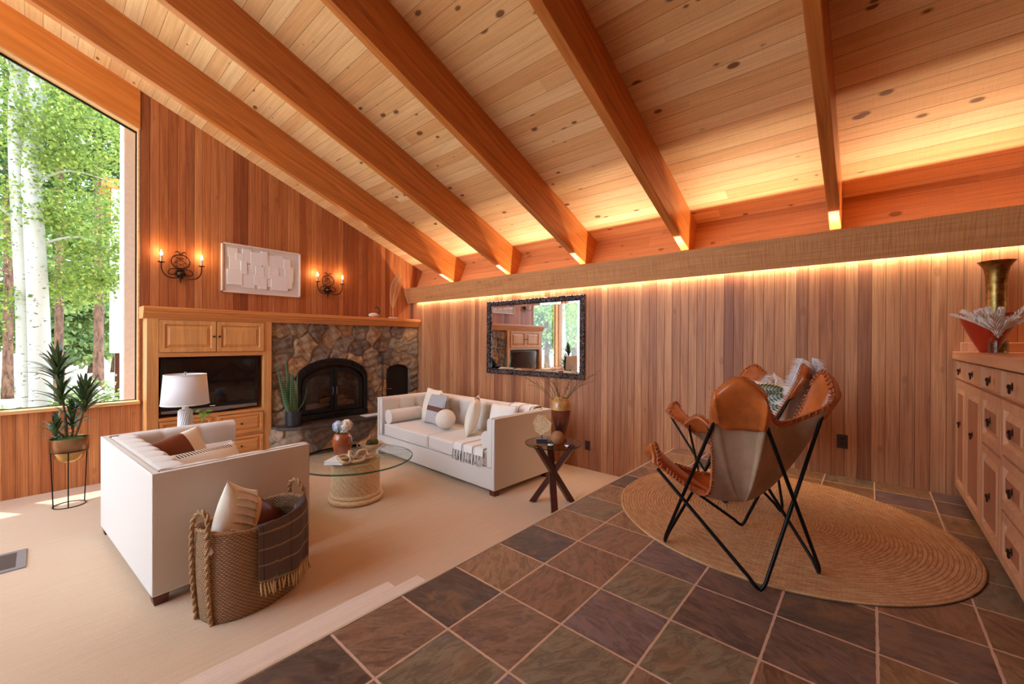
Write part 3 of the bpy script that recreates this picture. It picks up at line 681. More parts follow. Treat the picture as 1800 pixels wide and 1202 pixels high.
# ---------------------------------------------------------------- relief artwork
AO = (1.998, YA, 1.72)
art = thing('relief_artwork', AO, 'white framed relief picture of overlapping blocks between the wall sconces', 'picture')
f = MB(); x0, x1, z0, z1 = 1.515, 2.48, 1.725, 2.362
for a in ((x0,x1,z0,z0+0.018),(x0,x1,z1-0.018,z1),(x0,x0+0.018,z0,z1),(x1-0.018,x1,z0,z1)): f.box(a[0], a[1], YA-0.042, YA-0.001, a[2], a[3])
f.build('frame', plain('pale frame', srgb(232,214,198), 0.5), art, AO, bevel=0.002)
MB().box(x0+0.018, x1-0.018, YA-0.025, YA-0.002, z0+0.018, z1-0.018).build('canvas', plain('off white canvas', srgb(222,212,206), 0.9, bump=0.3, bscale=200), art, AO, smooth=0)
rl = MB(); r2 = random.Random(3)
for (ax_, az_, aw_, ah_) in ((.07,.46,.11,.12),(.16,.42,.09,.10),(.24,.40,.10,.18),(.34,.34,.13,.21),(.47,.40,.08,.18),(.55,.36,.12,.18),(.65,.33,.10,.22),(.76,.38,.09,.14),(.83,.34,.07,.08),(.09,.26,.14,.18),(.22,.24,.07,.17),(.29,.25,.12,.12),(.40,.22,.10,.14),(.50,.20,.07,.20),(.57,.22,.12,.15),(.70,.20,.08,.16),(.78,.20,.11,.17),(.06,.08,.17,.19),(.23,.05,.15,.20),(.38,.10,.07,.14),(.44,.05,.10,.18),(.54,.09,.06,.14),(.60,.05,.21,.20),(.81,.09,.07,.14)):
    yy = YA-0.030-r2.uniform(0, 0.012); X0, Z0 = x0+ax_*0.965, z0+0.03+az_*0.93; rl.box(X0, X0+aw_*1.03, yy, YA-0.024, Z0, Z0+ah_*1.03)
rl.build('relief', plain('white plaster relief', srgb(236,232,230), 0.85, bump=0.3, bscale=120), art, AO, bevel=0.004)
# ---------------------------------------------------------------- wall sconces
def sconce(x, z, label):
    O_ = (x, YA, z); t = thing('wall_sconce', O_, label, 'wall lamp', 'candle sconces above the mantel')
    Y = -0.05
    b = MB(); b.lathe([(0.052,0),(0.05,0.012),(0.036,0.02),(0.032,0.03),(0.018,0.04),(0.008,0.055)], 20); b.xf(Matrix.Rotation(PI/2, 4, 'X'))
    for k in range(8):
        a = k*PI/4; b.ball((0.045*math.cos(a), -0.014, 0.045*math.sin(a)), 0.014, 8, 6)
    b.tube([(0,-0.02,-0.03),(0,-0.025,-0.08),(0,-0.02,-0.125)], [0.016,0.010,0.002]); b.build('backplate', M['bronze'], t)
    sc = MB()
    sc.tube([(0.085*math.cos(a)*1.05, -0.03, 0.145+0.082*math.sin(a)) for a in [2*PI*k/40 for k in range(40)]], 0.0075, 8, closed=True)
    for sg in (-1, 1):
        sc.tube(smooth_path([(sg*0.01,-0.03,0.05),(sg*0.055,-0.035,0.055),(sg*0.105,-0.03,0.04),(sg*0.115,-0.03,-0.002),(sg*0.08,-0.03,-0.018),(sg*0.05,-0.03,0.0)],5), 0.006)
        sc.tube(smooth_path([(sg*0.004,-0.03,0.215),(sg*0.012,-0.03,0.245),(sg*0.035,-0.03,0.262),(sg*0.052,-0.03,0.25)],5), [0.006]*15+[0.002])
        sc.tube(smooth_path([(sg*0.07,-0.03,0.12),(sg*0.02,-0.035,0.15),(-sg*0.02,-0.03,0.185),(-sg*0.06,-0.03,0.20)],5), 0.0035)
        sc.tube(smooth_path([(sg*0.05,-0.03,0.08),(sg*0.0,-0.035,0.11),(-sg*0.045,-0.03,0.13)],5), 0.003)
    sc.build('scrollwork', M['bronze'], t)
    for sg in (-1, 1):
        a = MB().tube(smooth_path([(sg*0.02,-0.03,-0.03),(sg*0.07,-0.07,-0.062),(sg*0.145,-0.095,-0.045),(sg*0.185,-0.10,0.02),(sg*0.19,-0.10,0.105)],6), 0.007)
        a.lathe([(0.006,0),(0.03,0.004),(0.036,0.010),(0.034,0.012),(0.012,0.006)], 18, (sg*0.19,-0.10,0.10)).build('arm', M['bronze'], t)
        cn = MB().lathe([(0.0125,0.008),(0.0125,0.085)], 14, (sg*0.19,-0.10,0.10)).build('candle_sleeve', M['candle'], t)
        bl = MB().lathe([(0.008,0.085),(0.0135,0.098),(0.0145,0.108),(0.010,0.122),(0.004,0.138),(0.001,0.15)], 14, (sg*0.19,-0.10,0.10)).build('bulb', M['bulb'], cn)
        l = light('candle_light', 'POINT', (x+sg*0.19, YA-0.10, z+0.262), 1.3, (1,0.55,0.24), shadow_soft_size=0.012)
    return t
sconce(1.105, 1.90, 'iron candle sconce left of the white relief picture')
sconce(2.885, 1.872, 'iron candle sconce right of the white relief picture')
# ---------------------------------------------------------------- things on the mantel and hearth
FE = (3.90, 6.06, 1.478)
fe = thing('feather_sculpture', FE, 'pale openwork metal feather on a white block, on the mantel end', 'sculpture')
MB().box(3.83, 3.965, 6.02, 6.10, 1.478, 1.503).build('base', M['paper'], fe, FE, bevel=0.002)
fm = MB(); sp = smooth_path([(3.90,6.06,1.50),(3.895,6.06,1.62),(3.90,6.06,1.80),(3.935,6.06,1.98),(3.985,6.06,2.11),(4.03,6.06,2.185)], 10)
fm.tube(sp, [0.006*(1-0.6*i/len(sp)) for i in range(len(sp))])
edge = {1: [], -1: []}
for i in range(12, len(sp)-1):
    t = i/len(sp); w_ = 0.085*math.sin(PI*min(1, (t-0.2)/0.83))**0.55 if t > 0.2 else 0
    d = (sp[i+1]-sp[i]).normalized(); nn = Vector((d.z, 0, -d.x))
    for sg in (1, -1):
        tip = sp[i]+nn*sg*w_+d*(0.055 if sg > 0 else 0.05); edge[sg].append(tip)
        fm.tube([sp[i], sp[i]+nn*sg*w_*0.6+d*0.022, tip], 0.0026, 5)
for sg in (1, -1): fm.tube(edge[sg], 0.003, 5)
fm.build('feather', plain('pale brass leafing', srgb(236,206,160), 0.4, 0.3), fe, FE)
SW = (3.555, 6.06, 1.478)
sw = thing('swan_figurine', SW, 'small silvery and white swan figurine on the mantel beside the feather', 'figurine')
MB().ball((3.54,6.06,1.518), 0.06, 20, 14, 1.45, 0.9, 0.66).build('body', plain('pearl white ceramic', srgb(232,224,218), 0.3), sw, SW)
m = MB().tube(smooth_path([(3.60,6.06,1.53),(3.635,6.06,1.57),(3.632,6.06,1.62),(3.60,6.06,1.655),(3.575,6.06,1.648),(3.56,6.06,1.63)],6), [0.018]*10+[0.012]*8+[0.012]*8+[0.013]*3+[0.004]*2); m.build('neck', plain('dark silver glaze', srgb(96,84,78), 0.25, 0.6), sw, SW)
# snake plant
PO = (2.245, 5.87, -0.042)
sn = thing('snake_plant', PO, 'snake plant with upright banded leaves in a charcoal pot on the hearth', 'plant')
MB().lathe([(0.088,0),(0.1,0.01),(0.1,0.20),(0.093,0.20),(0.09,0.17)], 32, PO, cap1=True).build('pot', M['darkbase'], sn, PO)
MB().lathe([(0.001,0.172),(0.09,0.171)], 24, PO, False, False).build('soil', M['soil'], sn, PO)
def blade(base, tip, w, bend, mat, parent, org, n=14, name='leaf', cup=0.25, taper=1.6):
    a, b = Vector(base), Vector(tip); d = (b-a); side = Vector((-d.y, d.x, 0))
    side = side.normalized() if side.length > 1e-3 else Vector((1,0,0))
    side = Vector((math.cos(bend[3]), math.sin(bend[3]), 0)) if len(bend) > 3 else side
    bv = Vector(bend[:3]); m = MB()
    for k in range(n+1):
        t = k/n; p = a+d*t+bv*(4*t*(1-t)); ww = w*(0.55+0.45*math.sin(PI*min(1, t*1.2+0.1)))*(1-t**taper*1.0)**0.8 if t < 1 else 0.0005
        nn = d.cross(side).normalized()
        m.v += [tuple(p-side*ww), tuple(p+nn*ww*cup), tuple(p+side*ww)]
    for k in range(n):
        i = k*3; m.f += [(i, i+1, i+4, i+3), (i+1, i+2, i+5, i+4)]
    return m
for (bx, by, tx, ty, tz, w_, bd) in ((-.03,0,-.235,.0,.86,.030,(0,0,.02,.2)),(-.01,.02,-.09,.03,.92,.034,(.0,0,0,.0)),(.01,-.02,.0,.0,.80,.036,(-.02,0,0,.1)),(.03,.0,.16,-.03,.50,.026,(.03,0,-.03,.9)),(-.03,-.03,-.13,-.06,.42,.026,(0,0,0,.4)),(.02,.03,.07,.04,.68,.03,(0,0,0,-.3)),(0,0,-.05,-.03,.66,.032,(0,0,0,.5)),(.04,.01,.03,.02,.36,.026,(0,0,0,0)),(-.04,.02,-.17,.03,.62,.028,(0,0,0,-.2))):
    b = blade((PO[0]+bx, PO[1]+by, PO[2]+0.165), (PO[0]+tx, PO[1]+ty, PO[2]+tz), w_*1.35, bd, None, None, None)
    b.build('leaf', M['snake'], sn, PO, smooth=180, solid=0.004)
# fireplace poker hung on the stone, papers on hearth
m = MB().tube([(3.645,6.0,0.90),(3.645,5.99,0.70),(3.65,5.985,0.40),(3.655,5.985,0.16)], 0.006); m.tube([(3.60,5.99,0.93),(3.63,5.97,0.93),(3.69,5.99,0.92)], 0.006)
m.tube([(3.645,6.0,0.90),(3.665,5.985,0.86),(3.67,5.98,0.6),(3.67,5.98,0.35)], 0.005); m.box(3.625, 3.70, 5.97, 5.985, 0.10, 0.19); m.tube([(3.645,6.10,0.90),(3.645,5.99,0.91)], 0.006)
tag(m.build('fireplace_tools', M['iron'], None, (3.65,6.0,0.1)), 'black iron poker and shovel hanging on the stone beside the wood store door', 'fireplace tool')
m = MB().box(3.22, 3.62, 5.72, 5.90, -0.042, -0.034); tag(m.build('paper_stack', M['paper'], None, (3.42,5.81,-0.042)), 'flat white papers lying on the slate hearth', 'paper')
# ---------------------------------------------------------------- sofas
def sofa(name, c, rz, L, W, ncush, label, bols, group):
    t = thing(name, (c[0], c[1], ZC), label, 'sofa', group, rz)
    hx, hy, top, aw = W/2, L/2, 0.775, 0.115
    body = MB()   # one upholstered shell: base, back and two arms of equal height
    z0 = 0.055
    i1 = hy-0.045
    body.prism([(-hx,-hy),(hx,-hy),(hx,-i1),(-hx+0.045,-i1),(-hx+0.045,i1),(hx,i1),(hx,hy),(-hx,hy)], 2, z0, top)
    base = MB().box(-hx+0.10, hx-0.003, -i1-0.01, i1+0.01, z0, 0.272)
    base.build('seat_base', M['fab'], t, bevel=0.01, seg=3)
    body.build('body', M['fab'], t, bevel=0.012, seg=3)
    w = MB()      # piping along the edges
    zt_ = top-0.002
    for sg in (-1, 1):
        w.tube([(-hx+0.004, sg*(hy-0.004), zt_), (hx-0.004, sg*(hy-0.004), zt_), (hx-0.004, sg*(hy-0.004), z0+0.01), (-hx+0.004, sg*(hy-0.004), z0+0.01), (-hx+0.004, sg*(hy-0.004), zt_)], 0.0045, 6)
        w.tube([(-hx+0.045, sg*(hy-0.045), zt_+0.003), (hx-0.002, sg*(hy-0.045), zt_+0.003), (hx+0.001, sg*(hy-0.045), 0.275)], 0.0045, 6)
    w.tube([(-hx+0.003, -hy+0.004, zt_), (-hx+0.003, hy-0.004, zt_)], 0.0045, 6)
    w.build('piping', M['fabw'], t)
    # tufted back pad and arm pads, rounded over the top
    yi = hy-0.115; n = int(round(2*yi/0.19))
    def prof_(v, D, k, zadd=0.006):
        """depth and height along the padded section"""
        r_ = 0.045
        if v > 0.9995: return -0.014, top-0.022
        if v < 0.6: return D, 0.28+(v/0.6)*(top-r_-0.28)
        if v < 0.8:
            f_ = (v-0.6)/0.2*PI/2; return D-r_+r_*math.cos(f_), top-r_+(r_+zadd)*math.sin(f_)-0.010*(1-k)*math.sin(f_)
        f_ = (v-0.8)/0.2; return (D-r_)*(1-f_), top+zadd*(1-f_**3)-0.010*(1-k)*(1-f_)
    def backfn(u, v):
        y = (u*2-1)*(yi+0.03); k = abs(math.sin(PI*(u*n)))**0.45; D = 0.135+0.030*k
        d, z = prof_(v, D, k)
        if v < 0.7:
            for j in range(1, n):
                yb = (j/n*2-1)*(yi+0.03); d -= 0.040*math.exp(-((y-yb)**2+(z-0.60)**2)/0.0012)
        return (-hx+0.043+d, y, z)
    MB().grid(backfn, n*9+1, 40).build('back_pad', M['fab'], t, smooth=80)
    for j in range(1, n):
        yb = (j/n*2-1)*(yi+0.03); MB().ball((-hx+0.150, yb, 0.60), 0.012, 10, 6, 0.6).build('tuft_button', M['fabw'], t)
    for sg in (-1, 1):
        def armfn(u, v, sg=sg):
            x = -hx+0.10+u*(2*hx-0.108); k = abs(math.sin(PI*u*3))**0.45; k = max(k, 0.8) if u > 0.9 else k; D = 0.062+0.014*k
            d, z = prof_(v, D, k)
            if v < 0.7:
                for j in (1, 2): d -= 0.025*math.exp(-(((u-j/3)*2*hx)**2+(z-0.60)**2)/0.0012)
            return (x, sg*(hy-0.043-d), z)
        a = MB().grid(armfn, 46, 34)
        pts = [armfn(1.0, k_/33) for k_ in range(34)]; n0 = len(a.v); a.v += pts+[(hx-0.008, sg*(hy-0.043), 0.28)]; a.f.append(tuple(range(n0, n0+35)))
        if sg > 0: a.f = [tuple(reversed(f)) for f in a.f]
        a.build('arm_pad', M['fab'], t, smooth=60)
        for j in (1, 2): MB().ball((-hx+0.10+j/3*(2*hx-0.108), sg*(hy-0.043-0.050), 0.60), 0.011, 10, 6, 1, 0.6).build('tuft_button', M['fabw'], t)
    cy = (2*yi-0.05)/ncush
    for k in range(ncush):
        ya = -yi+0.025+k*cy
        cm = MB().box(-hx+0.19, hx-0.015, ya+0.003, ya+cy-0.003, 0.275, 0.435)
        cu = cm.build('seat_cushion', M['fab'], t, bevel=0.035, seg=4)
        for z in (0.29, 0.42):
            p = MB().tube([(-hx+0.21, ya+0.006, z), (hx-0.022, ya+0.006, z), (hx-0.018, ya+0.02, z), (hx-0.018, ya+cy-0.02, z), (hx-0.022, ya+cy-0.006, z), (-hx+0.21, ya+cy-0.006, z)], 0.004, 6); p.build('welt', M['fabw'], cu)
    for sx in (-1, 1):
        for sg in (-1, 1):
            MB().prism([(sx*(hx-0.045)-0.04, z0+0.002), (sx*(hx-0.045)-0.03, 0.0), (sx*(hx-0.045)+0.03, 0.0), (sx*(hx-0.045)+0.04, z0+0.002)], 1, sg*(hy-0.045)-0.035, sg*(hy-0.045)+0.035).build('leg', M['leg'], t)
    return t
def loc2w(t, p):
    r = t.rotation_euler.z; return Vector((t.location.x+p[0]*math.cos(r)-p[1]*math.sin(r), t.location.y+p[0]*math.sin(r)+p[1]*math.cos(r), t.location.z+p[2]))
S1 = sofa('loveseat', (0.83, 3.93), math.radians(4), 1.53, 0.92, 2, 'cream upholstered loveseat with the seagrass basket standing at its near arm', None, 'matching cream tuxedo sofas')
S2 = sofa('sofa', (3.47, 3.955), math.radians(178), 2.30, 0.92, 2, 'long cream tufted sofa standing along the cedar wall under the mirror', None, 'matching cream tuxedo sofas')

def place(o, s, p, rx=0, ry=0, rz=0):
    """put a thing at local point p of sofa s with extra rotation"""
    w = loc2w(s, p); o.location = w; o.rotation_euler = (rx, ry, rz+s.rotation_euler.z); return o
def mk_pillow(name, w, h, t, mat, label, cat='pillow', group=None, mats=None, fn=None, pinch=0.07, puff=2.2):
    m = pillow(w, h, t, 22, pinch, puff); idx = None
    if fn: idx = [fn(Vector(m.v[f[0]])*0.25+Vector(m.v[f[1]])*0.25+Vector(m.v[f[2]])*0.25+Vector(m.v[f[3]])*0.25) for f in m.f]
    o = weld(m.build(name, mat, smooth=180, mats=mats, midx=idx)); tag(o, label, cat, group); return o
_s = NT('cream cloth with dashes'); _o = _s.xyz(_s.obj()); _m = _s.math('MULTIPLY', _s.math('GREATER_THAN', _o[2], 0.095), _s.math('LESS_THAN', _s.math('FRACT', _s.math('MULTIPLY', _s.math('ADD', _o[0], _s.math('MULTIPLY', _o[2], 0.3)), 52)), 0.45))
_m = _s.math('MULTIPLY', _m, _s.math('LESS_THAN', _s.math('ABSOLUTE', _o[0]), 0.19)); _s.col(_s.mix(_m, srgb(238,226,210), srgb(38,30,36))); _s.rough(0.9); DASH = _s.m
# pillows stand in local XZ; their thickness is Y. rotate by 90 deg to lean on a sofa back (facing +x of the sofa)
p = mk_pillow('throw_pillow', 0.50, 0.36, 0.15, split('leather and cream', 0, [(-0.5, srgb(120,60,38)), (0.10, srgb(240,224,204))], 0.5), 'brown leather and cream pillow leaning in the loveseat corner', pinch=0.03)
place(p, S1, (-0.10, 0.25, 0.615), math.radians(-22), math.radians(-10), math.radians(22+0))
p = mk_pillow('lumbar_pillow', 0.50, 0.30, 0.13, DASH, 'cream lumbar pillow with black dashes lying on the loveseat seat', pinch=0.03)
place(p, S1, (0.0, -0.16, 0.605), math.radians(-38), 0, math.radians(14))
def bolster(s, p, r, L, rz, label):
    m = MB(); m.lathe([(0.001,-L/2),(r*0.6,-L/2-0.004),(r*0.95,-L/2+0.002),(r,-L/2+0.012),(r*1.02,0),(r,L/2-0.012),(r*0.95,L/2-0.002),(r*0.6,L/2+0.004),(0.001,L/2)], 32)
    m.xf(Matrix.Rotation(PI/2, 4, 'Y'))
    o = m.build('bolster', M['fab']); tag(o, label, 'pillow', 'bolster cushions'); place(o, s, p, 0, 0, rz)
    for x in (-L/2+0.006, L/2-0.006): MB().tube([(x, r*math.cos(a), r*math.sin(a)) for a in [2*PI*k/28 for k in range(28)]], 0.004, 6, closed=True).build('welt', M['fabw'], o)
    return o
bolster(S1, (0.13, 0.575, 0.525), 0.088, 0.52, 0, 'round bolster cushion against the far arm of the loveseat')
bolster(S2, (0.16, -0.955, 0.525), 0.09, 0.50, 0, 'round bolster cushion at the fireplace end of the long sofa')
bolster(S2, (0.13, 0.955, 0.525), 0.09, 0.50, 0, 'round bolster cushion at the near end of the long sofa')
# sofa 2 pillows (local +x faces the room, +y runs toward the camera end)
def fringe(parent, pts, dirv, ln, mat, r=0.004, jit=0.01, name='fringe', step=None):
    m = MB(); rr = random.Random(5)
    for q in pts:
        q = Vector(q); d = Vector(dirv)*ln*rr.uniform(0.8, 1.2)+Vector((rr.uniform(-jit, jit), rr.uniform(-jit, jit), rr.uniform(-jit, jit)))
        m.tube([q, q+d*0.5+Vector((rr.uniform(-jit,jit)*0.4,)*3), q+d], [r, r*1.2, r*0.6], 5)
    return m.build(name, mat, parent)
p = mk_pillow('fringed_pillow', 0.46, 0.46, 0.15, M['cream'], 'white fringed pillow behind the striped one on the long sofa', 'pillow')
place(p, S2, (-0.08, -0.65, 0.665), math.radians(-14), 0, math.radians(78))
fringe(p, [(-0.22, 0.0, -0.21+0.42*k/26) for k in range(27)], (-1, 0, 0), 0.035, M['fabw'], 0.006, 0.012)
fringe(p, [(0.22, 0.0, -0.21+0.42*k/26) for k in range(27)], (1, 0, 0), 0.035, M['fabw'], 0.006, 0.012)
fringe(p, [(-0.2+0.4*k/22, 0.0, -0.215) for k in range(23)], (0, 0, -1), 0.02, M['fabw'], 0.006, 0.01)
M['stripe'] = stripes('grey pinstripe', 2, 0.016, 0.42, srgb(88,92,106), srgb(226,220,214))
_s = NT('pinstripe with leather band'); _o = _s.xyz(_s.obj()); _h = _s.math('LESS_THAN', _s.math('FRACT', _s.math('DIVIDE', _o[2], 0.0155)), 0.45); _v = _s.math('LESS_THAN', _s.math('FRACT', _s.math('DIVIDE', _o[0], 0.0155)), 0.5)
_up = _s.math('GREATER_THAN', _o[2], 0.03); _bd = _s.math('LESS_THAN', _s.math('ABSOLUTE', _o[2]), 0.033)
_c = _s.mix(_up, _s.mix(_h, srgb(228,222,216), srgb(84,88,104)), _s.mix(_v, srgb(206,200,196), srgb(124,126,138))); _s.col(_s.mix(_bd, _c, srgb(104,62,46))); _s.rough(0.85); STP = _s.m
M['vstripe'] = stripes('grey vertical pinstripe', 0, 0.016, 0.5, srgb(120,122,132), srgb(206,200,196))
p = mk_pillow('striped_pillow', 0.44, 0.42, 0.14, STP, 'grey pinstriped pillow with a brown leather band on the long sofa')
place(p, S2, (0.0, -0.43, 0.64), math.radians(-16), 0, math.radians(84))
m = MB()
rr = np.random.RandomState(2)
m.ball((0,0,0), 0.128, 28, 18, 1, 1, 0.97)
o = m.build('ball_pillow', plain('cream boucle', srgb(240,224,208), 0.95, nscale=120, namt=0.08, bump=1.0, bscale=140), smooth=180); tag(o, 'round cream boucle ball pillow in the middle of the long sofa', 'pillow'); place(o, S2, (0.10, -0.10, 0.565))
p = mk_pillow('cream_pillow', 0.42, 0.44, 0.16, M['cream'], 'plain cream pillow with a dark corner mark, beside the ball pillow', mats=[M['dleather']], fn=lambda c: 1 if (c.z > 0.185 and -0.10 < c.x < -0.03) else 0)
place(p, S2, (0.02, 0.33, 0.655), math.radians(-14), math.radians(6), math.radians(42))
p = mk_pillow('white_pillow', 0.38, 0.40, 0.14, M['fabw'], 'white pillow behind the near bolster under the striped throw')
place(p, S2, (-0.08, 0.72, 0.625), math.radians(-16), 0, math.radians(98))
# fringed throw over the near end of sofa 2: back, and seat edge
M['throw'] = NT('white throw with grey bands')
_s = M['throw']; _o = _s.xyz(_s.obj()); _u = _s.math('FRACT', _s.math('DIVIDE', _s.math('ADD', _o[1], 0.03), 0.17))
_s.col(_s.ramp(_u, [(0, srgb(238,230,222)), (0.72, srgb(112,108,114)), (0.82, srgb(238,230,222)), (0.9, srgb(90,86,92)), (0.93, srgb(238,230,222))], 'CONSTANT')); _s.rough(0.95); _s.bump(_s.noise(_s.obj(), 350, 2), 0.4, 0.003); M['throw'] = _s.m
thr = thing('throw_blanket', loc2w(S2, (0.2, 0.72, 0.44)), 'white fringed throw with dark stripes draped over the near end of the long sofa', 'blanket', None, S2.rotation_euler.z)
def cloth(path, y0, y1, amp, nu=60, nv=30, seed=1):
    P = smooth_path(path, 8); m = MB(); r_ = random.Random(seed); ph = [r_.uniform(0, 6) for _ in range(4)]
    def fn(u, v):
        i = u*(len(P)-1); k = min(int(i), len(P)-2); q = P[k].lerp(P[k+1], i-k); d = (P[k+1]-P[k]).normalized(); nn = Vector((-d.z, 0, d.x))
        if nn.z < 0 and abs(d.x) > 0.3: nn = -nn
        y = y0+(y1-y0)*v+0.012*math.sin(u*9+ph[0]); w = amp*(math.sin(v*17+ph[1]+u*2)+0.6*math.sin(v*31+ph[2]-u*3))*0.5+amp
        return (q.x+nn.x*w, y, q.z+nn.z*w)
    return m.grid(fn, nu, nv), P
LO = (0.2, 0.72, 0.44)
m, P = cloth([(-0.455,0,0.30),(-0.466,0,0.6),(-0.462,0,0.778),(-0.40,0,0.792),(-0.30,0,0.790),(-0.262,0,0.75),(-0.250,0,0.66)], 0.62, 1.02, 0.003, 60, 30)
m.shift(LO).build('blanket_back', M['throw'], thr, smooth=180, solid=0.004)
m, P = cloth([(-0.1,0,0.442),(0.1,0,0.444),(0.34,0,0.444),(0.43,0,0.442),(0.452,0,0.425),(0.455,0,0.36)], 0.50, 0.98, 0.003, 60, 30, 2)
b2 = m.shift(LO).build('blanket_seat', M['throw'], thr, smooth=180, solid=0.004)
dk = plain('dark yarn', srgb(74,70,76), 0.95)
for q0, mt in ((0, M['fabw']), (1, dk)):
    f = MB(); f2_ = MB(); rr_ = random.Random(9+q0)
    for k in range(40):
        if (k % 4 == 0) != bool(q0): continue
        y = 0.505+0.012*k; a = Vector((0.462, y, 0.372)); f.tube([a, a+Vector((0.006, rr_.uniform(-.01,.01), -0.05)), a+Vector((0.002, rr_.uniform(-.015,.015), -0.10-rr_.uniform(0,.02)))], [0.004,0.006,0.003], 5)
    for k in range(26):
        if (k % 4 == 0) != bool(q0): continue
        y = 0.64+0.014*k; a = Vector((-0.245, y, 0.675)); f2_.tube([a, a+Vector((0.014, rr_.uniform(-.02,.02), -0.03)), a+Vector((0.02, rr_.uniform(-.03,.03), -0.07))], [0.004,0.006,0.003], 5)
    f.shift(LO).build('fringe', mt, thr); f2_.shift(LO).build('fringe', mt, thr)
# ---------------------------------------------------------------- lamp and its side table
LT = (0.925, 4.965, ZC)
tb = thing('lamp_table', LT, 'small round side table hidden behind the loveseat, carrying the white lamp', 'table')
MB().lathe([(0.17,0),(0.17,0.012),(0.03,0.03),(0.022,0.06),(0.022,0.515)], 28).build('pedestal', M['iron'], tb)
MB().lathe([(0.198,0.515),(0.203,0.52),(0.203,0.535),(0.198,0.54)], 40).build('table_top', M['dkwood'], tb)
LP = (0.92, 4.99, ZC+0.54); lp = thing('table_lamp', LP, 'white table lamp with textured ceramic base and drum shade in front of the television', 'lamp')
def lampb(u, v):
    a = 2*PI*u; z = v*0.345; r = 0.062*(1-0.10*v)+0.004*math.sin(22*a+z*160)*math.sin(z*240)
    if v > 0.97: r *= 0.8
    return (r*math.cos(a), r*math.sin(a), z)
m = MB().grid(lampb, 88, 60, True); m.lathe([(0.066,0),(0.066,0.004)], 30); m.lathe([(0.05,0.343),(0.03,0.352)], 24)
m.build('base', plain('carved white ceramic', srgb(232,226,224), 0.6), lp, smooth=60)
MB().lathe([(0.026,0.35),(0.026,0.385),(0.012,0.39),(0.012,0.45)], 16).build('neck', M['white'], lp)
m = MB(); m.lathe([(0.188,0.395),(0.165,0.682)], 48, (0,0,0), False, False); sh = m.build('lamp_shade', M['shade'], lp, smooth=180, solid=0.003)
for pr in ([(0.19,0.393),(0.189,0.405)], [(0.1665,0.672),(0.166,0.684)]): MB().lathe(pr, 48, (0,0,0), False, False).build('trim', M['fabw'], sh, solid=0.003)
m = MB().lathe([(0.004,0.45),(0.004,0.69),(0.012,0.694),(0.012,0.702),(0.004,0.708)], 12); 
for k in range(3): m.tube([(0,0,0.672),(0.164*math.cos(k*2.09),0.164*math.sin(k*2.09),0.676)], 0.0025)
m.build('finial', M['silver'], lp)
SPn = (1.03, 4.87, ZC+0.54); sp_ = thing('leafy_cutting', SPn, 'small round-leafed green cutting in a tiny brown pot beside the white lamp', 'plant')
MB().lathe([(0.02,0),(0.03,0.01),(0.034,0.20),(0.03,0.20)], 18).build('pot', M['brownglaze'], sp_)
rr_ = random.Random(4); lf = MB(); st = MB()
for k in range(13):
    a = rr_.uniform(0, 6.28); r = rr_.uniform(0.02, 0.075); z = rr_.uniform(0.27, 0.345); c = Vector((r*math.cos(a), r*math.sin(a), z))
    st.tube([(0,0,0.19), (c.x*0.4, c.y*0.4, 0.19+(z-0.19)*0.6), c], 0.002, 5); lf.ball(c, 0.019, 10, 6, 1, 1, 0.45)
st.build('stem', plain('pale stem', srgb(190,180,110), 0.6), sp_); lf.build('leaves', plain('lime leaf', srgb(134,168,60), 0.5), sp_)
# ---------------------------------------------------------------- coffee table
CT = (2.05, 3.83, ZC); ct = thing('coffee_table', CT, 'round glass coffee table on a twisted rattan drum between the sofas', 'table')
def twist(u, v):
    a = 2*PI*u; z = 0.075+v*0.30; r = 0.212+0.014*abs(math.sin(a*13+v*17))**0.7; return (r*math.cos(a), r*math.sin(a), z)
MB().grid(twist, 312, 26, True).lathe([(0.2,0.07),(0.2,0.378)], 32).build('drum', M['rattan'], ct, smooth=180)
for z, r, q in ((0.027, 0.232, 0.027), (0.067, 0.222, 0.02), (0.375, 0.214, 0.014)):
    MB().tube([(r*math.cos(2*PI*k/60), r*math.sin(2*PI*k/60), z) for k in range(60)], q, 12, closed=True).build('rattan_ring', M['rattan'], ct)
R_ = 0.545; n = 72
m = MB().lathe([(R_-0.006,0.390),(R_-0.001,0.393),(R_,0.396),(R_-0.001,0.402),(R_-0.008,0.406)], n, (0,0,0), True, True)
mi = [0 if len(f) > 4 else 1 for f in m.f]
m.build('glass_top', M['tglass'], ct, smooth=30, mats=[M['tedge']], midx=mi)
GZ = ZC+0.4065
BK = (1.885, 3.82, GZ); bk = thing('book', BK, 'thin white book lying on the glass under the wooden chain', 'book', None, math.radians(35))
MB().box(-0.13, 0.13, -0.09, 0.09, 0, 0.004).build('cover', M['paper'], bk); MB().box(-0.125, 0.127, -0.087, 0.087, 0.004, 0.022).build('pages', M['fabw'], bk, smooth=0); MB().box(-0.13, 0.13, -0.09, 0.09, 0.022, 0.026).build('cover', M['paper'], bk)
VO = (1.975, 3.96, GZ); vs_ = thing('terracotta_vase', VO, 'glazed terracotta vase holding white hydrangeas on the glass coffee table', 'vase')
MB().lathe([(0.052,0),(0.060,0.01),(0.082,0.07),(0.093,0.13),(0.090,0.18),(0.074,0.222),(0.066,0.228),(0.070,0.236),(0.062,0.232),(0.06,0.22)], 36, cap1=True).build('vase', M['terra'], vs_, smooth=60)
fl = thing('flowers', (VO[0], VO[1], GZ+0.222), 'white and pale blue hydrangeas in the terracotta vase', 'flowers')
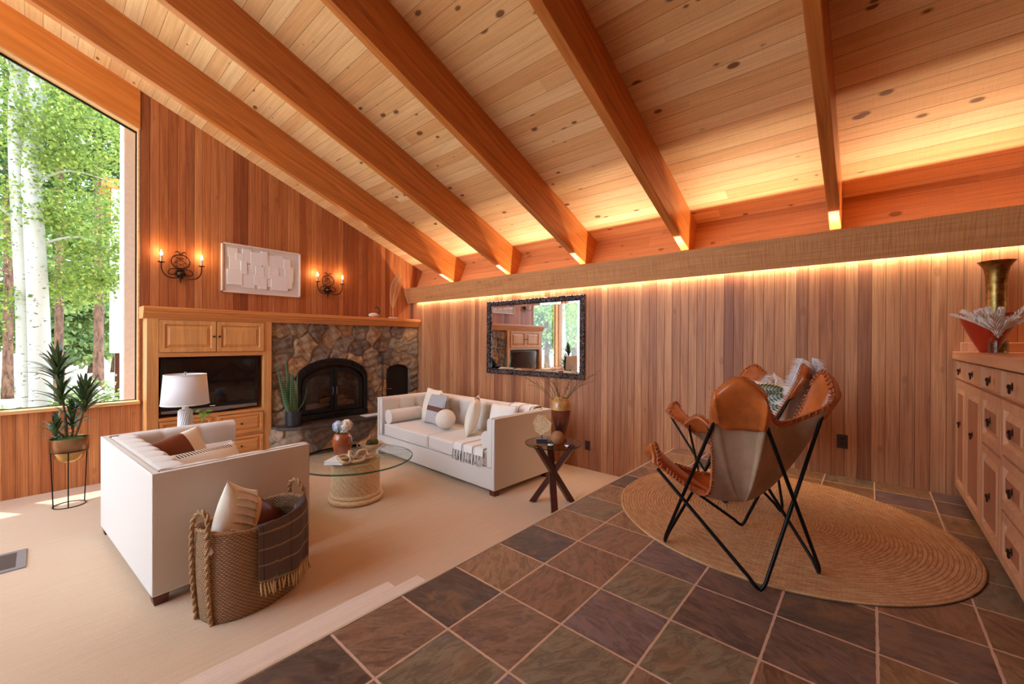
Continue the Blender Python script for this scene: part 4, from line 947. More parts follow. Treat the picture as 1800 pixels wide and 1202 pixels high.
def petals(c, r, n, seed, mat, parent, name, ps=0.018):
    m = MB(); q = random.Random(seed)
    for k in range(n):
        d = Vector((q.gauss(0,1), q.gauss(0,1), q.gauss(0,1)+0.3)).normalized(); p_ = Vector(c)+d*r*q.uniform(0.75, 1.05)
        a = d.orthogonal().normalized(); b = d.cross(a)
        for j in range(4):
            an = j*PI/2+q.uniform(-.3,.3); e = (a*math.cos(an)+b*math.sin(an)); f = d.cross(e)
            m.add([p_, p_+e*ps*0.6+f*ps*0.45+d*0.002, p_+e*ps*1.15+d*0.006, p_+e*ps*0.6-f*ps*0.45+d*0.002], [(0,1,2,3)])
    return m.build(name, mat, parent, smooth=0)
petals((-0.035,0.02,0.075), 0.05, 110, 1, plain('pale blue petal', srgb(214,220,238), 0.8), fl, 'bloom')
petals((0.04,-0.01,0.08), 0.052, 120, 2, plain('cream petal', srgb(246,232,214), 0.8), fl, 'bloom')
petals((0.0,-0.03,0.055), 0.042, 70, 3, plain('white petal', srgb(244,240,236), 0.8), fl, 'bloom')
for (a, r, z) in ((2.9,0.10,0.02),(3.5,0.09,0.03),(-1.2,0.08,0.01),(4.1,0.085,0.03)):
    b = blade((0.02*math.cos(a),0.02*math.sin(a),0), (r*math.cos(a), r*math.sin(a), z+0.02), 0.03, (0,0,0.02), None, None, None, taper=2.5); b.build('leaf', plain('fresh leaf', srgb(96,150,60), 0.45), fl, smooth=180)
m = MB()
for k in range(5): m.tube([(0.01*k-0.02,0,-0.1),(0.01*k-0.02,0.0,0.05)], 0.0025, 5)
m.build('stem', M['leaf'], fl)
BO = (2.255, 3.90, GZ); bo = thing('footed_bowl', BO, 'cream two-handled footed bowl of moss balls on the coffee table', 'bowl')
m = MB().lathe([(0.05,0),(0.052,0.006),(0.04,0.018),(0.07,0.03),(0.104,0.06),(0.116,0.088),(0.118,0.094),(0.112,0.094),(0.10,0.066),(0.066,0.04),(0.001,0.034)], 40)
m.build('bowl', M['bowl'], bo, smooth=60)
for sg in (-1, 1):
    m = MB().tube([(sg*0.7071*(0.108+0.036*math.sin(t))*1.0, -sg*0.7071*(0.108+0.036*math.sin(t)), 0.066+0.022*-math.cos(t)) for t in [PI*k/12 for k in range(13)]], 0.0055, 8); m.build('handle', M['bowl'], bo)
for k, (dx, dy, z, r) in enumerate(((0.0,0.03,0.088,0.034),(0.03,-0.02,0.098,0.036),(-0.04,-0.02,0.082,0.030),(0.05,0.035,0.084,0.028))):
    o = MB().ball((0,0,0), r, 18, 12).build('moss_ball', M['mossball'], smooth=180); o.location = (BO[0]+dx, BO[1]+dy, GZ+z)
    tag(o, 'dark green moss ball in the two-handled bowl', 'decoration', 'moss balls in the bowl')
ch = thing('wooden_chain', (1.99, 3.66, GZ), 'chunky pale wooden chain links lying on the white book and glass', 'decoration')
def link(c, rz, rx, a=0.062, b=0.042, q=0.0145):
    m = MB().tube([(a*math.cos(t), b*math.sin(t), 0) for t in [2*PI*k/28 for k in range(28)]], q, 10, closed=True); m.xf(RM(rx, 0, rz, c)); m.build('chain_link', M['chain'], ch, smooth=180)
link((-0.10,0.10,0.045), 0.5, 0.1); link((-0.055,0.045,0.06), 1.0, 1.2); link((-0.01,0.01,0.022), -0.4, 0.15); link((0.045,0.03,0.052), 0.3, 1.25); link((0.10,0.035,0.018), 0.2, 0.05); link((0.14,0.07,0.04), 1.0, 0.9); link((-0.12,0.04,0.028), 0.9, 0.35)
# ---------------------------------------------------------------- side table with glass top
ST = (3.20, 2.27, ZC); st_ = thing('side_table', ST, 'round smoked-glass side table on crossed dark wooden legs beside the long sofa', 'table')
TH = 0.60
m = MB().lathe([(0.262,TH-0.012),(0.267,TH-0.010),(0.268,TH-0.003),(0.262,TH)], 60); mi = [0 if len(f) > 4 else 1 for f in m.f]
m.build('glass_top', M['smoke'], st_, smooth=30, mats=[M['tedge']], midx=mi)
def bar(a, b, w, mat, name, par):
    a, b = Vector(a), Vector(b); d = (b-a).normalized(); s_ = d.cross(Vector((0,0,1))).normalized(); u = s_.cross(d); m = MB(); vs = []
    for p_ in (a, b):
        # cut the ends level
        for (i, j) in ((-1,-1),(1,-1),(1,1),(-1,1)):
            q = p_+s_*w*i+u*w*0.8*j; k = (p_.z-q.z)/d.z; vs.append(q+d*k)
    m.add(vs, [(3,2,1,0),(4,5,6,7),(0,1,5,4),(1,2,6,5),(2,3,7,6),(3,0,4,7)]); return m.build(name, mat, par, bevel=0.003)
for k in range(3):
    a = math.radians((220, 100, -20)[k]); 
    lo = (0.215*math.cos(a), 0.215*math.sin(a), 0.001); hi = (-0.19*math.cos(a)+0.02*math.sin(a), -0.19*math.sin(a)-0.02*math.cos(a), TH-0.0125)
    bar(lo, hi, 0.031, M['dkwood'], 'leg', st_)
TZ = ZC+TH+0.0005
WS = (3.11, 2.335, TZ); ws = thing('wood_slice_sculpture', WS, 'cut pale wood slice on a dark block stand, on the side table', 'sculpture', None, math.radians(-58))
MB().box(-0.05, 0.05, -0.035, 0.035, 0, 0.042).build('base', M['darkbase'], ws, bevel=0.002); MB().lathe([(0.004,0.04),(0.004,0.10)], 10).build('rod', M['iron'], ws)
def slc(u, v):
    a = 2*PI*u; r = (0.083+0.006*math.sin(3*a+1)+0.004*math.sin(7*a))*1.0
    y = -0.04+0.08*min(1, max(0, (v-0.3)/0.4)); q = r*min(1, v/0.3) if v < 0.3 else (r if v < 0.7 else r*(1-(v-0.7)/0.3)); q = max(q, 0.001)
    if v < 0.3: y = -0.04+0.008*abs(math.sin(a*6+q*60))*(q/r)
    if v > 0.7: y = 0.04
    return (q*math.cos(a), y, 0.175+q*math.sin(a))
s_ = NT('cut wood with cracks'); _o = s_.obj(); _v = s_.n('TexVoronoi', feature='DISTANCE_TO_EDGE', i_Scale=32.0); s_.l(_o, _v.inputs['Vector'])
s_.col(s_.ramp(_v.outputs[0], [(0.008, srgb(84,50,30)), (0.03, srgb(222,186,142))])); s_.rough(0.7); s_.bump(_v.outputs[0], 0.5, 0.004)
MB().grid(slc, 64, 21, True).build('wood_slice', s_.m, ws, smooth=40)
o = MB().ball((0,0,0.062), 0.062, 28, 18).build('wooden_ball', stripes('turned wood', 2, 0.011, 0.5, srgb(150,102,72), srgb(178,126,90), rough=0.5), smooth=180); o.location = (3.17, 2.20, TZ); tag(o, 'turned brown wooden ball beside the tall vase on the side table', 'ornament')
VZ = (3.325, 2.27, TZ); vz = thing('tall_vase', VZ, 'tall two-tone vase, ochre shoulder over brown glaze, on the side table', 'vase')
MB().lathe([(0.058,0),(0.062,0.012),(0.062,0.022),(0.05,0.03),(0.046,0.05),(0.062,0.12),(0.085,0.20),(0.096,0.27),(0.0975,0.30)], 36, cap1=False).build('vase_body', M['brownglaze'], vz, smooth=60)
MB().lathe([(0.0978,0.298),(0.098,0.33),(0.092,0.365),(0.07,0.40),(0.052,0.41),(0.055,0.42),(0.058,0.425),(0.045,0.425),(0.045,0.38)], 36, cap0=False).build('shoulder', M['ochre'], vz, smooth=60)
tw = thing('branches', (VZ[0], VZ[1], TZ+0.36), 'thin bare budding branches spreading from the tall vase', 'branches')
q = random.Random(21); m = MB(); bd = MB()
for k in range(22):
    a = q.uniform(0, 6.28); el = q.uniform(0.2, 0.85); L = q.uniform(0.22, 0.42); p_ = Vector((q.uniform(-.02,.02), q.uniform(-.02,.02), -0.1)); d = Vector((math.cos(a)*el*0.5, math.sin(a)*el*0.5, 1)).normalized(); pts = [p_.copy()]
    for j in range(9):
        d = (d+Vector((math.cos(a)*0.13*el+q.uniform(-.1,.1), math.sin(a)*0.13*el+q.uniform(-.1,.1), -0.06*el*j/4))).normalized(); p_ = p_+d*(L+0.12)/8; pts.append(p_.copy())
        if j > 3:
            e = (d+Vector((q.uniform(-1,1), q.uniform(-1,1), q.uniform(-.2,.8)))).normalized()
            tp = p_+e*q.uniform(0.02, 0.07); m.tube([p_, tp], [0.0016, 0.0008], 4); bd.ball(tp, 0.0035, 6, 4); bd.ball(p_.lerp(tp, 0.5), 0.003, 6, 4)
    m.tube(pts, [0.0028*(1-0.07*i) for i in range(len(pts))], 5)
m.build('twigs', M['twig'], tw, smooth=180); bd.build('buds', plain('brown bud', srgb(120,90,54), 0.8), tw)
# wall mirror
MO = (XB, 3.47, 0.64); mr = thing('wall_mirror', MO, 'large wall mirror in a dark carved frame hanging on the cedar wall above the sofa', 'mirror')
ya, yb, za, zb = 2.64, 4.30, 0.64, 1.69; fw = 0.072
m = MB(); 
def mring(mb, i0, i1, xa, xb_):
    a = [(ya+i0,za+i0),(yb-i0,za+i0),(yb-i0,zb-i0),(ya+i0,zb-i0)]; b = [(ya+i1,za+i1),(yb-i1,za+i1),(yb-i1,zb-i1),(ya+i1,zb-i1)]; n = len(mb.v)
    mb.v += [(xa,)+p_ for p_ in a]+[(xb_,)+p_ for p_ in b]; mb.f += [(n+(i+1)%4, n+i, n+4+i, n+4+(i+1)%4) for i in range(4)]
mring(m, 0, 0, XB-0.001, XB-0.034); mring(m, 0, 0.012, XB-0.034, XB-0.04); mring(m, 0.012, 0.018, XB-0.04, XB-0.032); mring(m, 0.018, 0.054, XB-0.032, XB-0.030); mring(m, 0.054, 0.062, XB-0.030, XB-0.036); mring(m, 0.062, fw, XB-0.036, XB-0.018); mring(m, fw, fw+0.001, XB-0.018, XB-0.004)
s_ = NT('carved dark frame'); _v = s_.n('TexVoronoi', feature='SMOOTH_F1', i_Scale=38.0); s_.l(s_.obj(), _v.inputs['Vector'])
s_.col(s_.ramp(_v.outputs['Distance'], [(0.1, srgb(126,104,100)), (0.5, srgb(46,34,36))])); s_.rough(0.4); s_.b.inputs['Metallic'].default_value = 0.4; s_.bump(s_.math('SUBTRACT', 1.0, _v.outputs['Distance']), 1.0, 0.02)
m.build('frame', s_.m, mr, MO, smooth=0)
m = MB(); x = XB-0.016
for k in range(46):   # carved scroll beads along the frame
    pass
g0, g1 = fw-0.002, fw+0.028
mring(m, g0, g1, XB-0.014, XB-0.018); m.build('bevel_edge', M['mirror'], mr, MO, smooth=0)
MB().add([(XB-0.018,ya+g1,za+g1),(XB-0.018,yb-g1,za+g1),(XB-0.018,yb-g1,zb-g1),(XB-0.018,ya+g1,zb-g1)], [(3,2,1,0)]).build('mirror_glass', M['mirror'], mr, MO, smooth=0)
cv = MB()
def scroll(p0, p1, n):
    p0, p1 = Vector(p0), Vector(p1); d = (p1-p0); L = d.length; d.normalize(); up = Vector((0,-d.z,d.y)); pts = []
    for k in range(n*12+1):
        t = k/(n*12); pts.append(p0+d*L*t+up*0.011*math.sin(2*PI*n*t)+Vector((-0.003*math.cos(4*PI*n*t)-0.003,0,0)))
    cv.tube(pts, 0.0042, 6)
c_ = 0.036; X_ = XB-0.031
scroll((X_,ya+c_,zb-c_),(X_,yb-c_,zb-c_),22); scroll((X_,ya+c_,za+c_),(X_,yb-c_,za+c_),22); scroll((X_,ya+c_,za+c_),(X_,ya+c_,zb-c_),14); scroll((X_,yb-c_,za+c_),(X_,yb-c_,zb-c_),14)
cv.build('carving', plain('carved highlight', srgb(112,88,82), 0.35, 0.5), mr, MO)
# electrical outlets
def outlet(y, z, label):
    O_ = (XB, y, z); t = thing('wall_outlet', O_, label, 'outlet', 'brown duplex outlets on the cedar wall')
    MB().box(-0.006, 0, -0.036, 0.036, -0.057, 0.057).build('cover_plate', M['outlet'], t, bevel=0.002)
    for sg in (-1, 1):
        r_ = MB().box(-0.009, -0.004, -0.017, 0.017, sg*0.022-0.014, sg*0.022+0.014).build('receptacle', plain('dark receptacle', srgb(44,30,28), 0.3), t, bevel=0.003)
        h_ = MB()
        for yy in (): h_.box(-0.0095, -0.0088, yy-0.001, yy+0.001, sg*0.022-0.005, sg*0.022+0.005)
        for j_, yy in enumerate((-0.006, 0.006)):
            MB().box(-0.0095, -0.0088, yy-0.001, yy+0.001, sg*0.022-0.005, sg*0.022+0.005).build('slot', M['black'], r_, smooth=0)
outlet(0.18, 0.292, 'brown wall outlet low on the cedar wall to the right of the leather chairs')
outlet(2.60, -0.155, 'brown wall outlet just behind the side table')
# ---------------------------------------------------------------- floor vent, rug
VO_ = (-0.21, 4.52, ZC); vt = thing('floor_vent', VO_, 'grey metal floor register set in the beige carpet at the left edge', 'vent')
m = MB(); x0, x1, y0, y1 = -0.35, -0.066, 4.335, 4.71
for a in ((x0,x1,y0,y0+0.04),(x0,x1,y1-0.04,y1),(x1-0.045,x1,y0+0.04,y1-0.04),(x0,x0+0.045,y0+0.04,y1-0.04)): m.box(a[0],a[1],a[2],a[3],ZC,ZC+0.008)
m.build('frame', M['ventm'], vt, VO_); MB().box(x0+0.045,x1-0.045,y0+0.04,y1-0.04,ZC+0.0003,ZC+0.0012).build('duct_shade', M['black'], vt, VO_, smooth=0)  # black sheet stands in for the shade down the duct
for k in range(8):
    yy = y0+0.055+k*0.037
    MB().add([(x0+0.045,yy,ZC+0.001),(x1-0.045,yy,ZC+0.001),(x1-0.045,yy+0.016,ZC+0.007),(x0+0.045,yy+0.016,ZC+0.007)],[(0,1,2,3)]).build('louvre', plain('brown louvre', srgb(96,76,70), 0.5, 0.3), vt, VO_, smooth=0, solid=0.002)
s_ = NT('braided jute'); o_ = s_.xyz(s_.obj()); rr = s_.math('SQRT', s_.math('ADD', s_.math('MULTIPLY', o_[0], o_[0]), s_.math('MULTIPLY', o_[1], o_[1])))
an = s_.math('ARCTAN2', o_[1], o_[0]); rp = s_.math('DIVIDE', rr, 0.0185); ri = s_.math('FLOOR', rp); rf = s_.math('FRACT', rp)
br = s_.math('SINE', s_.math('ADD', s_.math('MULTIPLY', s_.math('MULTIPLY', an, rr), 330.0), s_.math('MULTIPLY', s_.math('ABSOLUTE', s_.math('SUBTRACT', rf, 0.5)), 9.0)))
nn = s_.noise(s_.comb(s_.math('MULTIPLY', an, 9), s_.math('MULTIPLY', rr, 60), 0.0), 1.0, 4, 0.7)
nf = s_.noise(s_.obj(), 160, 3, 0.7)
c_ = s_.ramp(nn, [(0.25, srgb(176,118,74)), (0.5, srgb(216,164,116)), (0.75, srgb(236,194,148))])
c_ = s_.mix(s_.math('MULTIPLY', s_.ramp(nf, [(0.35, (1,1,1,1)), (0.55, (0,0,0,1))]), 0.35), c_, srgb(150,98,60))
ed = s_.math('MINIMUM', rf, s_.math('SUBTRACT', 1.0, rf)); gv = s_.ramp(ed, [(0.0, (1,1,1,1)), (0.16, (0,0,0,1))])
c_ = s_.mix(s_.math('MULTIPLY', gv, 0.5), c_, srgb(128,80,48)); s_.col(c_); s_.rough(0.95)
s_.bump(s_.math('ADD', s_.math('SUBTRACT', s_.math('MULTIPLY', br, 0.25), gv), s_.math('MULTIPLY', nf, 0.5)), 0.7, 0.005)
prof = []; Rr = 0.925
for k in range(50): prof += [(Rr-k*0.0185, 0.004 if k == 0 else 0.0085), (Rr-k*0.0185-0.0092, 0.0125)]
m = MB().lathe([(Rr-0.004, 0.0)]+prof, 128, (0,0,0), True, True)
rug = m.build('jute_rug', s_.m, smooth=180); rug.location = (3.089, 0.492, 0.0005); tag(rug, 'large round braided jute rug under the two leather butterfly chairs', 'rug')
# ---------------------------------------------------------------- butterfly chairs
def bchair(base, tips, feet, label, bmid=0.5):
    """tips and feet: back-left, back-right, front-left, front-right (world)"""
    t = thing('butterfly_chair', base, label, 'chair', 'leather butterfly chairs on the jute rug'); B = Vector(base)
    T = [Vector(p)-B for p in tips]; Fe = [Vector(p)-B for p in feet]; r = 0.0085
    BL, BR, FL, FR = range(4); nb = {BL: (FL, BR), BR: (BL, FR), FL: (FR, BL), FR: (BR, FL)}
    cen = (T[0]+T[1]+T[2]+T[3])/4
    out = []; lat = []
    for i in range(4):
        o_ = T[i]-cen; o_.z = 0; o_.normalize(); out.append(o_); lat.append(Vector((-o_.y, o_.x, 0)))
    def entry(tp, f):
        sg = 1 if (Fe[f]-T[tp]).dot(lat[tp]) > 0 else -1
        return T[tp]+lat[tp]*sg*0.068+Vector((0,0,-0.095))-out[tp]*0.002
    for i in range(4):   # one bent rod per foot, up to the two neighbouring tips
        a, b = nb[i]; ta, tb_ = entry(a, i), entry(b, i); f = Fe[i].copy(); f.z = r
        da = (ta-f).normalized(); db = (tb_-f).normalized(); off = 0.07; pa, pb = f+da*off, f+db*off; pts = [ta]
        for k in range(9):
            u = k/8; pts.append(pa*(1-u)**2+f*2*u*(1-u)+pb*u*u)
        pts.append(tb_); dz = min(p_.z for p_ in pts)-r
        pts = [p_-Vector((0,0,dz*max(0, 1-abs(i_-5)/5))) for i_, p_ in enumerate(pts)]
        MB().tube(pts, r, 10).build('rod', M['iron'], t, smooth=60)
    for i in range(4):   # rounded rod cap inside each leather pocket
        o_ = out[i]*0.0
        MB().tube(smooth_path([T[i]+lat[i]*0.068+Vector((0,0,-0.085))+o_, T[i]+lat[i]*0.055+Vector((0,0,-0.042))+o_, T[i]+lat[i]*0.02+Vector((0,0,-0.022))+o_, T[i]-lat[i]*0.02+Vector((0,0,-0.022))+o_, T[i]-lat[i]*0.055+Vector((0,0,-0.042))+o_, T[i]-lat[i]*0.068+Vector((0,0,-0.085))+o_], 4), r*0.6, 8).build('rod', M['iron'], t, smooth=60)
    fwd = (T[2]+T[3])-(T[0]+T[1]); fwd.z = 0; fwd.normalize()
    seat = (Fe[0]+Fe[1]+Fe[2]+Fe[3])/4*0.5+cen*0.5; seat.z = 0.285
    seat = seat-fwd*0.02
    # outline of the sling: a lobe around each tip, dipping between tips
    order = [BL, FL, FR, BR]; ctl = []; key = {}
    for n_ in range(4):
        i, j = order[n_], order[(n_+1) % 4]
        lt = lat[i] if (T[j]-T[i]).dot(lat[i]) > 0 else -lat[i]
        hi = T[i].z > 0.7; dn = 0.13 if hi else 0.085; w_ = 0.115 if hi else 0.10
        key[i] = len(ctl)+2
        for k, (wl_, z_, in_) in enumerate(((-w_, -dn, 0.02), (-w_*0.72, -dn*0.28, 0.0), (0, 0.018, -0.004), (w_*0.72, -dn*0.28, 0.0), (w_, -dn, 0.02))):
            ctl.append(T[i]+lt*wl_+Vector((0,0,z_))-out[i]*in_)
        pair = {i, j}
        if pair == {BL, BR}: m_ = T[BL].lerp(T[BR], bmid); m_ = m_.lerp(seat, 0.16); m_.z = T[BL].z-0.215
        elif pair == {FL, FR}: m_ = (T[i]+T[j])/2; m_ = m_.lerp(seat, 0.42); m_.z = 0.365
        else: m_ = T[i].lerp(T[j], 0.5); m_ = m_.lerp(seat, 0.30); m_.z = 0.35
        ctl.append(m_)
    n = len(ctl); K = 8; Bd = []
    for i in range(n):
        p0, p1, p2, p3 = ctl[i-1], ctl[i], ctl[(i+1) % n], ctl[(i+2) % n]
        for k in range(K):
            u = k/K; Bd.append(0.5*((2*p1)+(p2-p0)*u+(2*p0-5*p1+4*p2-p3)*u*u+(3*p1-p0-3*p2+p3)*u**3))
    NB = len(Bd); TH_ = 1.0/n
    def surf(th, rho):
        x = (th % 1.0)*NB; i = int(x) % NB; b_ = Bd[i].lerp(Bd[(i+1) % NB], x-int(x)); q = seat.lerp(b_, rho)
        back = max(0, -((b_-seat).normalized().dot(fwd)))
        q.z = seat.z+(b_.z-seat.z)*rho**(1.75-0.35*back); return q
    NR = 26
    def sheet(d0, rmax=1.0):
        m = MB(); m.v = []
        for j in range(NR):
            rho = max(0.001, (j/(NR-1))*rmax)
            for i in range(NB):
                th = i/NB; q = surf(th, rho); e = 0.01
                a_ = surf(th+e, rho)-surf(th-e, rho); b_ = surf(th, min(1, rho+e))-surf(th, max(0.0005, rho-e)); nr = a_.cross(b_)
                if j == 0 or nr.length < 1e-9: nr = Vector((0,0,-1))
                nr.normalize()
                if nr.dot(q-(seat+Vector((0,0,0.45)))) < 0: nr = -nr
                m.v.append(tuple(q+nr*d0))
        m.f = [(j*NB+i, j*NB+(i+1) % NB, (j+1)*NB+(i+1) % NB, (j+1)*NB+i) for j in range(NR-1) for i in range(NB)]
        return m
    sheet(0.0).build('sling', M['leather'], t, smooth=180, solid=0.003)
    sheet(0.0045, 0.965).build('suede_lining', M['suede'], t, smooth=180)
    for n_ in range(4):   # leather pockets over the rod caps, outside
        i = order[n_]; c_ = key[i]; hi = T[i].z > 0.7; dep = 0.24 if hi else 0.26
        def Q(u, v, i=i, c_=c_, dep=dep):
            th = (c_-2.15+4.3*u)/n; edge = min(u, 1-u)*2; rho = 1-v*dep*(0.35+0.65*math.sin(PI*u))
            q = surf(th, rho); return q+out[i]*(0.005+0.040*min(1, v*9)*min(1, edge*3.2)*(1-0.5*v))+Vector((0,0,0.002*(1-v)))
        MB().grid(Q, 26, 12).build('pocket', M['leather'], t, smooth=180, solid=0.003)
    ed = MB(); ed.tube(Bd, 0.0045, 6, closed=True); L = 0
    for a_, b_ in zip(Bd, Bd[1:]+Bd[:1]):
        st = max(1, int((b_-a_).length/0.0165)); 
        for k in range(st):
            p_ = a_.lerp(b_, k/st); L += (b_-a_).length/st
            if L > 0.0165:
                L = 0; d = (b_-a_).normalized(); inn = (seat+Vector((0,0,0.2))-p_); inn = (inn-d*inn.dot(d)).normalized(); nr = d.cross(inn); c0_ = p_+inn*0.008
                ed.tube([c0_+(inn*math.cos(q_)*1.3+nr*math.sin(q_))*0.0088+d*0.004*math.cos(q_) for q_ in [2*PI*z_/7 for z_ in range(8)]], 0.0034, 6)
    ed.build('lacing', M['lace'], t, smooth=180)
    return t, surf, key, n
M['lace'] = plain('leather lacing', srgb(186,104,62), 0.5)
RZ = 0.0135
c1, P1, K1, N1 = bchair((2.36,0.50,RZ), [(1.985,0.425,0.945),(2.60,0.185,0.955),(2.18,0.88,0.545),(2.86,0.66,0.545)], [(2.078,0.354,RZ),(2.427,0.17,RZ),(2.241,0.855,RZ),(2.767,0.577,RZ)], 'tan leather butterfly chair nearest the camera, suede back toward us', 0.62)
c2, P2, K2, N2 = bchair((3.39,0.76,RZ), [(3.33,0.34,0.952),(3.83,0.72,0.915),(2.94,0.88,0.60),(3.44,1.22,0.60)], [(3.14,0.42,RZ),(3.80,0.60,RZ),(3.056,0.741,RZ),(3.46,1.02,RZ)], 'tan leather butterfly chair behind, with white sheepskin over its back')
# sheepskin over chair 2, draped on the back
def fur(parent, name, fn, nu, nv, mat, length, n, seed, grav=0.6):
    q = random.Random(seed); m = MB()
    for k in range(n):
        u, v = q.random(), q.random(); p_ = fn(u, v); e = 0.01; a_ = fn(min(1, u+e), v)-fn(max(0, u-e), v); b_ = fn(u, min(1, v+e))-fn(u, max(0, v-e)); nr = a_.cross(b_)
        if nr.length < 1e-9: continue
        nr.normalize(); d = (nr*q.uniform(0.35, 1.0)+Vector((q.uniform(-.5,.5), q.uniform(-.5,.5), -grav*q.random()))).normalized(); l_ = length*q.uniform(0.6, 1.2)
        sd = d.orthogonal().normalized()*0.0020; t1 = p_+d*l_*0.55; t2 = p_+d*l_+Vector((0,0,-0.3*l_*grav))
        i_ = len(m.v); m.v += [tuple(p_-sd), tuple(p_+sd), tuple(t1+sd*0.7), tuple(t1-sd*0.7), tuple(t2)]; m.f += [(i_,i_+1,i_+2,i_+3), (i_+3,i_+2,i_+4)]
    o = m.build(name, mat, parent, smooth=0); return o
sk = thing('sheepskin', (3.55,0.62,0.5), 'white long-haired sheepskin draped over the back of the farther butterfly chair', 'fur throw'); SKB = Vector((3.55,0.62,0.5))
C2B = Vector((3.39,0.76,RZ))
facing2 = Vector((-0.6,0.79,0))
def skin_th(u): return ((K2[1]+1.5)+4.3*u)/N2
def skin_in(u, v):
    q = P2(skin_th(u), 0.42+0.60*v)+C2B; return q+facing2*0.022+Vector((0,0,0.010+0.008*v*v))-SKB
def skin_out(u, v):
    q = P2(skin_th(u), 1.0)+C2B+Vector((0,0,0.045)); return q-facing2*(0.045+0.012*math.sin(u*9))-Vector((0,0,0.30*v))-SKB
for nm, fn in (('hide', skin_in), ('hide', skin_out)):
    MB().grid(fn, 20, 16).build(nm, M['fur'], sk, smooth=180, solid=0.008)
fur(sk, 'wool', lambda u, v: skin_in(1-u, v), 0, 0, M['fur'], 0.065, 16000, 1, 0.5); fur(sk, 'wool', skin_out, 0, 0, M['fur'], 0.065, 11000, 2, 0.8)
fur(sk, 'wool', lambda u, v: skin_in(u, v), 0, 0, M['fur'], 0.055, 9000, 3, 0.3)
# fern-print cushion on the far chair
fp_ = mk_pillow('fern_pillow', 0.36, 0.36, 0.11, M['fabw'], 'white cushion with green fern leaves on the farther butterfly chair'); fp_.location = (3.34, 0.585, 0.665); fp_.rotation_euler = (math.radians(12), math.radians(-6), math.radians(78))
fm = MB()
def fern(p0, p1, n, w_):
    a_, b_ = Vector(p0), Vector(p1); d = (b_-a_); L = d.length; d.normalize(); up = Vector((0,1,0)); sd = d.cross(up)
    fm.tube([a_, b_], 0.002, 5)
    for k in range(1, n):
        for sg in (-1, 1):
            c_ = a_+d*L*k/n; l_ = w_*math.sin(PI*(0.15+0.8*k/n)); q = c_+sd*sg*l_+d*l_*0.7; m_ = (c_+q)/2
            fm.add([c_, m_+d*0.007-sd*sg*0.003, q, m_-d*0.007+sd*sg*0.003], [(0,1,2,3)])
def onp(x, z): return (x, 0.003+0.055*max(0.02, (1-abs(x/0.18)**2.2)*(1-abs(z/0.18)**2.2))**0.55, z)
fern(onp(0.05, 0.03), onp(-0.14, 0.10), 9, 0.045); fern(onp(0.06, 0.12), onp(-0.13, 0.135), 9, 0.04); fern(onp(0.04, -0.05), onp(-0.13, 0.02), 8, 0.04); fern(onp(-0.02, -0.12), onp(0.13, -0.03), 8, 0.03)
fm.v = [(p_[0], onp(p_[0], p_[2])[1]+0.005, p_[2]) for p_ in fm.v]
fo = fm.build('fern_print', M['leaf'], fp_, smooth=0, solid=0.001)
# ---------------------------------------------------------------- seagrass basket and what is in it
BKc = (0.86, 2.85, ZC); bang = math.radians(17); bkt = thing('seagrass_basket', BKc, 'tall oval woven seagrass basket with rope handles, holding pillows beside the loveseat', 'basket', None, bang)
s_ = NT('woven seagrass'); o_ = s_.xyz(s_.obj()); n_ = s_.noise(s_.obj(), 90, 3, 0.7); n2_ = s_.noise(s_.obj(), 9, 2, 0.5)
an = s_.math('ARCTAN2', s_.math('MULTIPLY', o_[1], 1.6), o_[0]); row = s_.math('MULTIPLY', o_[2], 95); rw = s_.math('FLOOR', row)
wv = s_.math('SINE', s_.math('ADD', s_.math('MULTIPLY', an, 70), s_.math('MULTIPLY', rw, PI))); rb = s_.math('SINE', s_.math('MULTIPLY', s_.math('FRACT', row), PI))
hgt = s_.math('MULTIPLY', s_.math('ADD', s_.math('MULTIPLY', wv, 0.5), 0.9), rb)
c_ = s_.ramp(s_.math('MULTIPLY', hgt, 0.7), [(0.05, srgb(88,58,36)), (0.45, srgb(170,124,84)), (0.9, srgb(206,164,120))]); c_ = s_.mix(s_.math('MULTIPLY', n_, 0.35), c_, srgb(120,82,52))
s_.col(c_); s_.rough(0.7); s_.bump(s_.math('ADD', hgt, n_), 0.8, 0.006); M['grass'] = s_.m
def oval(a, sc, z, bulge=0.0):
    ca, sa = math.cos(a), math.sin(a); return Vector((math.copysign(abs(ca)**0.85, ca)*0.292*sc, math.copysign(abs(sa)**0.85, sa)*0.195*sc, z))
def rimz(a): return 0.475+0.035*math.cos(a)**2
def bwall(u, v):
    a = 2*PI*u; z = v*rimz(a); return oval(a, 0.93+0.07*math.sin(v*PI*0.75), z)
def brow(u, v): 
    return bwall(u, v)
MB().grid(bwall, 96, 40, True).build('woven_side', M['grass'], bkt, smooth=180, solid=0.012)
MB().add([oval(2*PI*k/48, 0.93, 0.004) for k in range(48)], [tuple(range(48))]).build('base', M['grass'], bkt, smooth=0)
def rope(pts, r, name, mat, par, strands=3, tw=60):
    P_ = [Vector(p_) for p_ in pts]; m = MB(); n = len(P_); cum = [0]
    for a_, b_ in zip(P_, P_[1:]): cum.append(cum[-1]+(b_-a_).length)
    for s0 in range(strands):
        q = []
        for i, p_ in enumerate(P_):
            d = (P_[min(i+1, n-1)]-P_[max(i-1, 0)]).normalized(); a_ = d.orthogonal().normalized() if i == 0 else (a_-d*a_.dot(d)).normalized(); b_ = d.cross(a_); w_ = cum[i]*tw+s0*2*PI/strands
            q.append(p_+(a_*math.cos(w_)+b_*math.sin(w_))*r*0.5)
        m.tube(q, r*0.62, 6)
    return m.build(name, mat, par, smooth=180)
def dense(pts, n=14): return smooth_path(pts, n)
M['rope'] = plain('seagrass rope', srgb(176,132,90), 0.8, nscale=60, namt=0.25, bump=0.6)
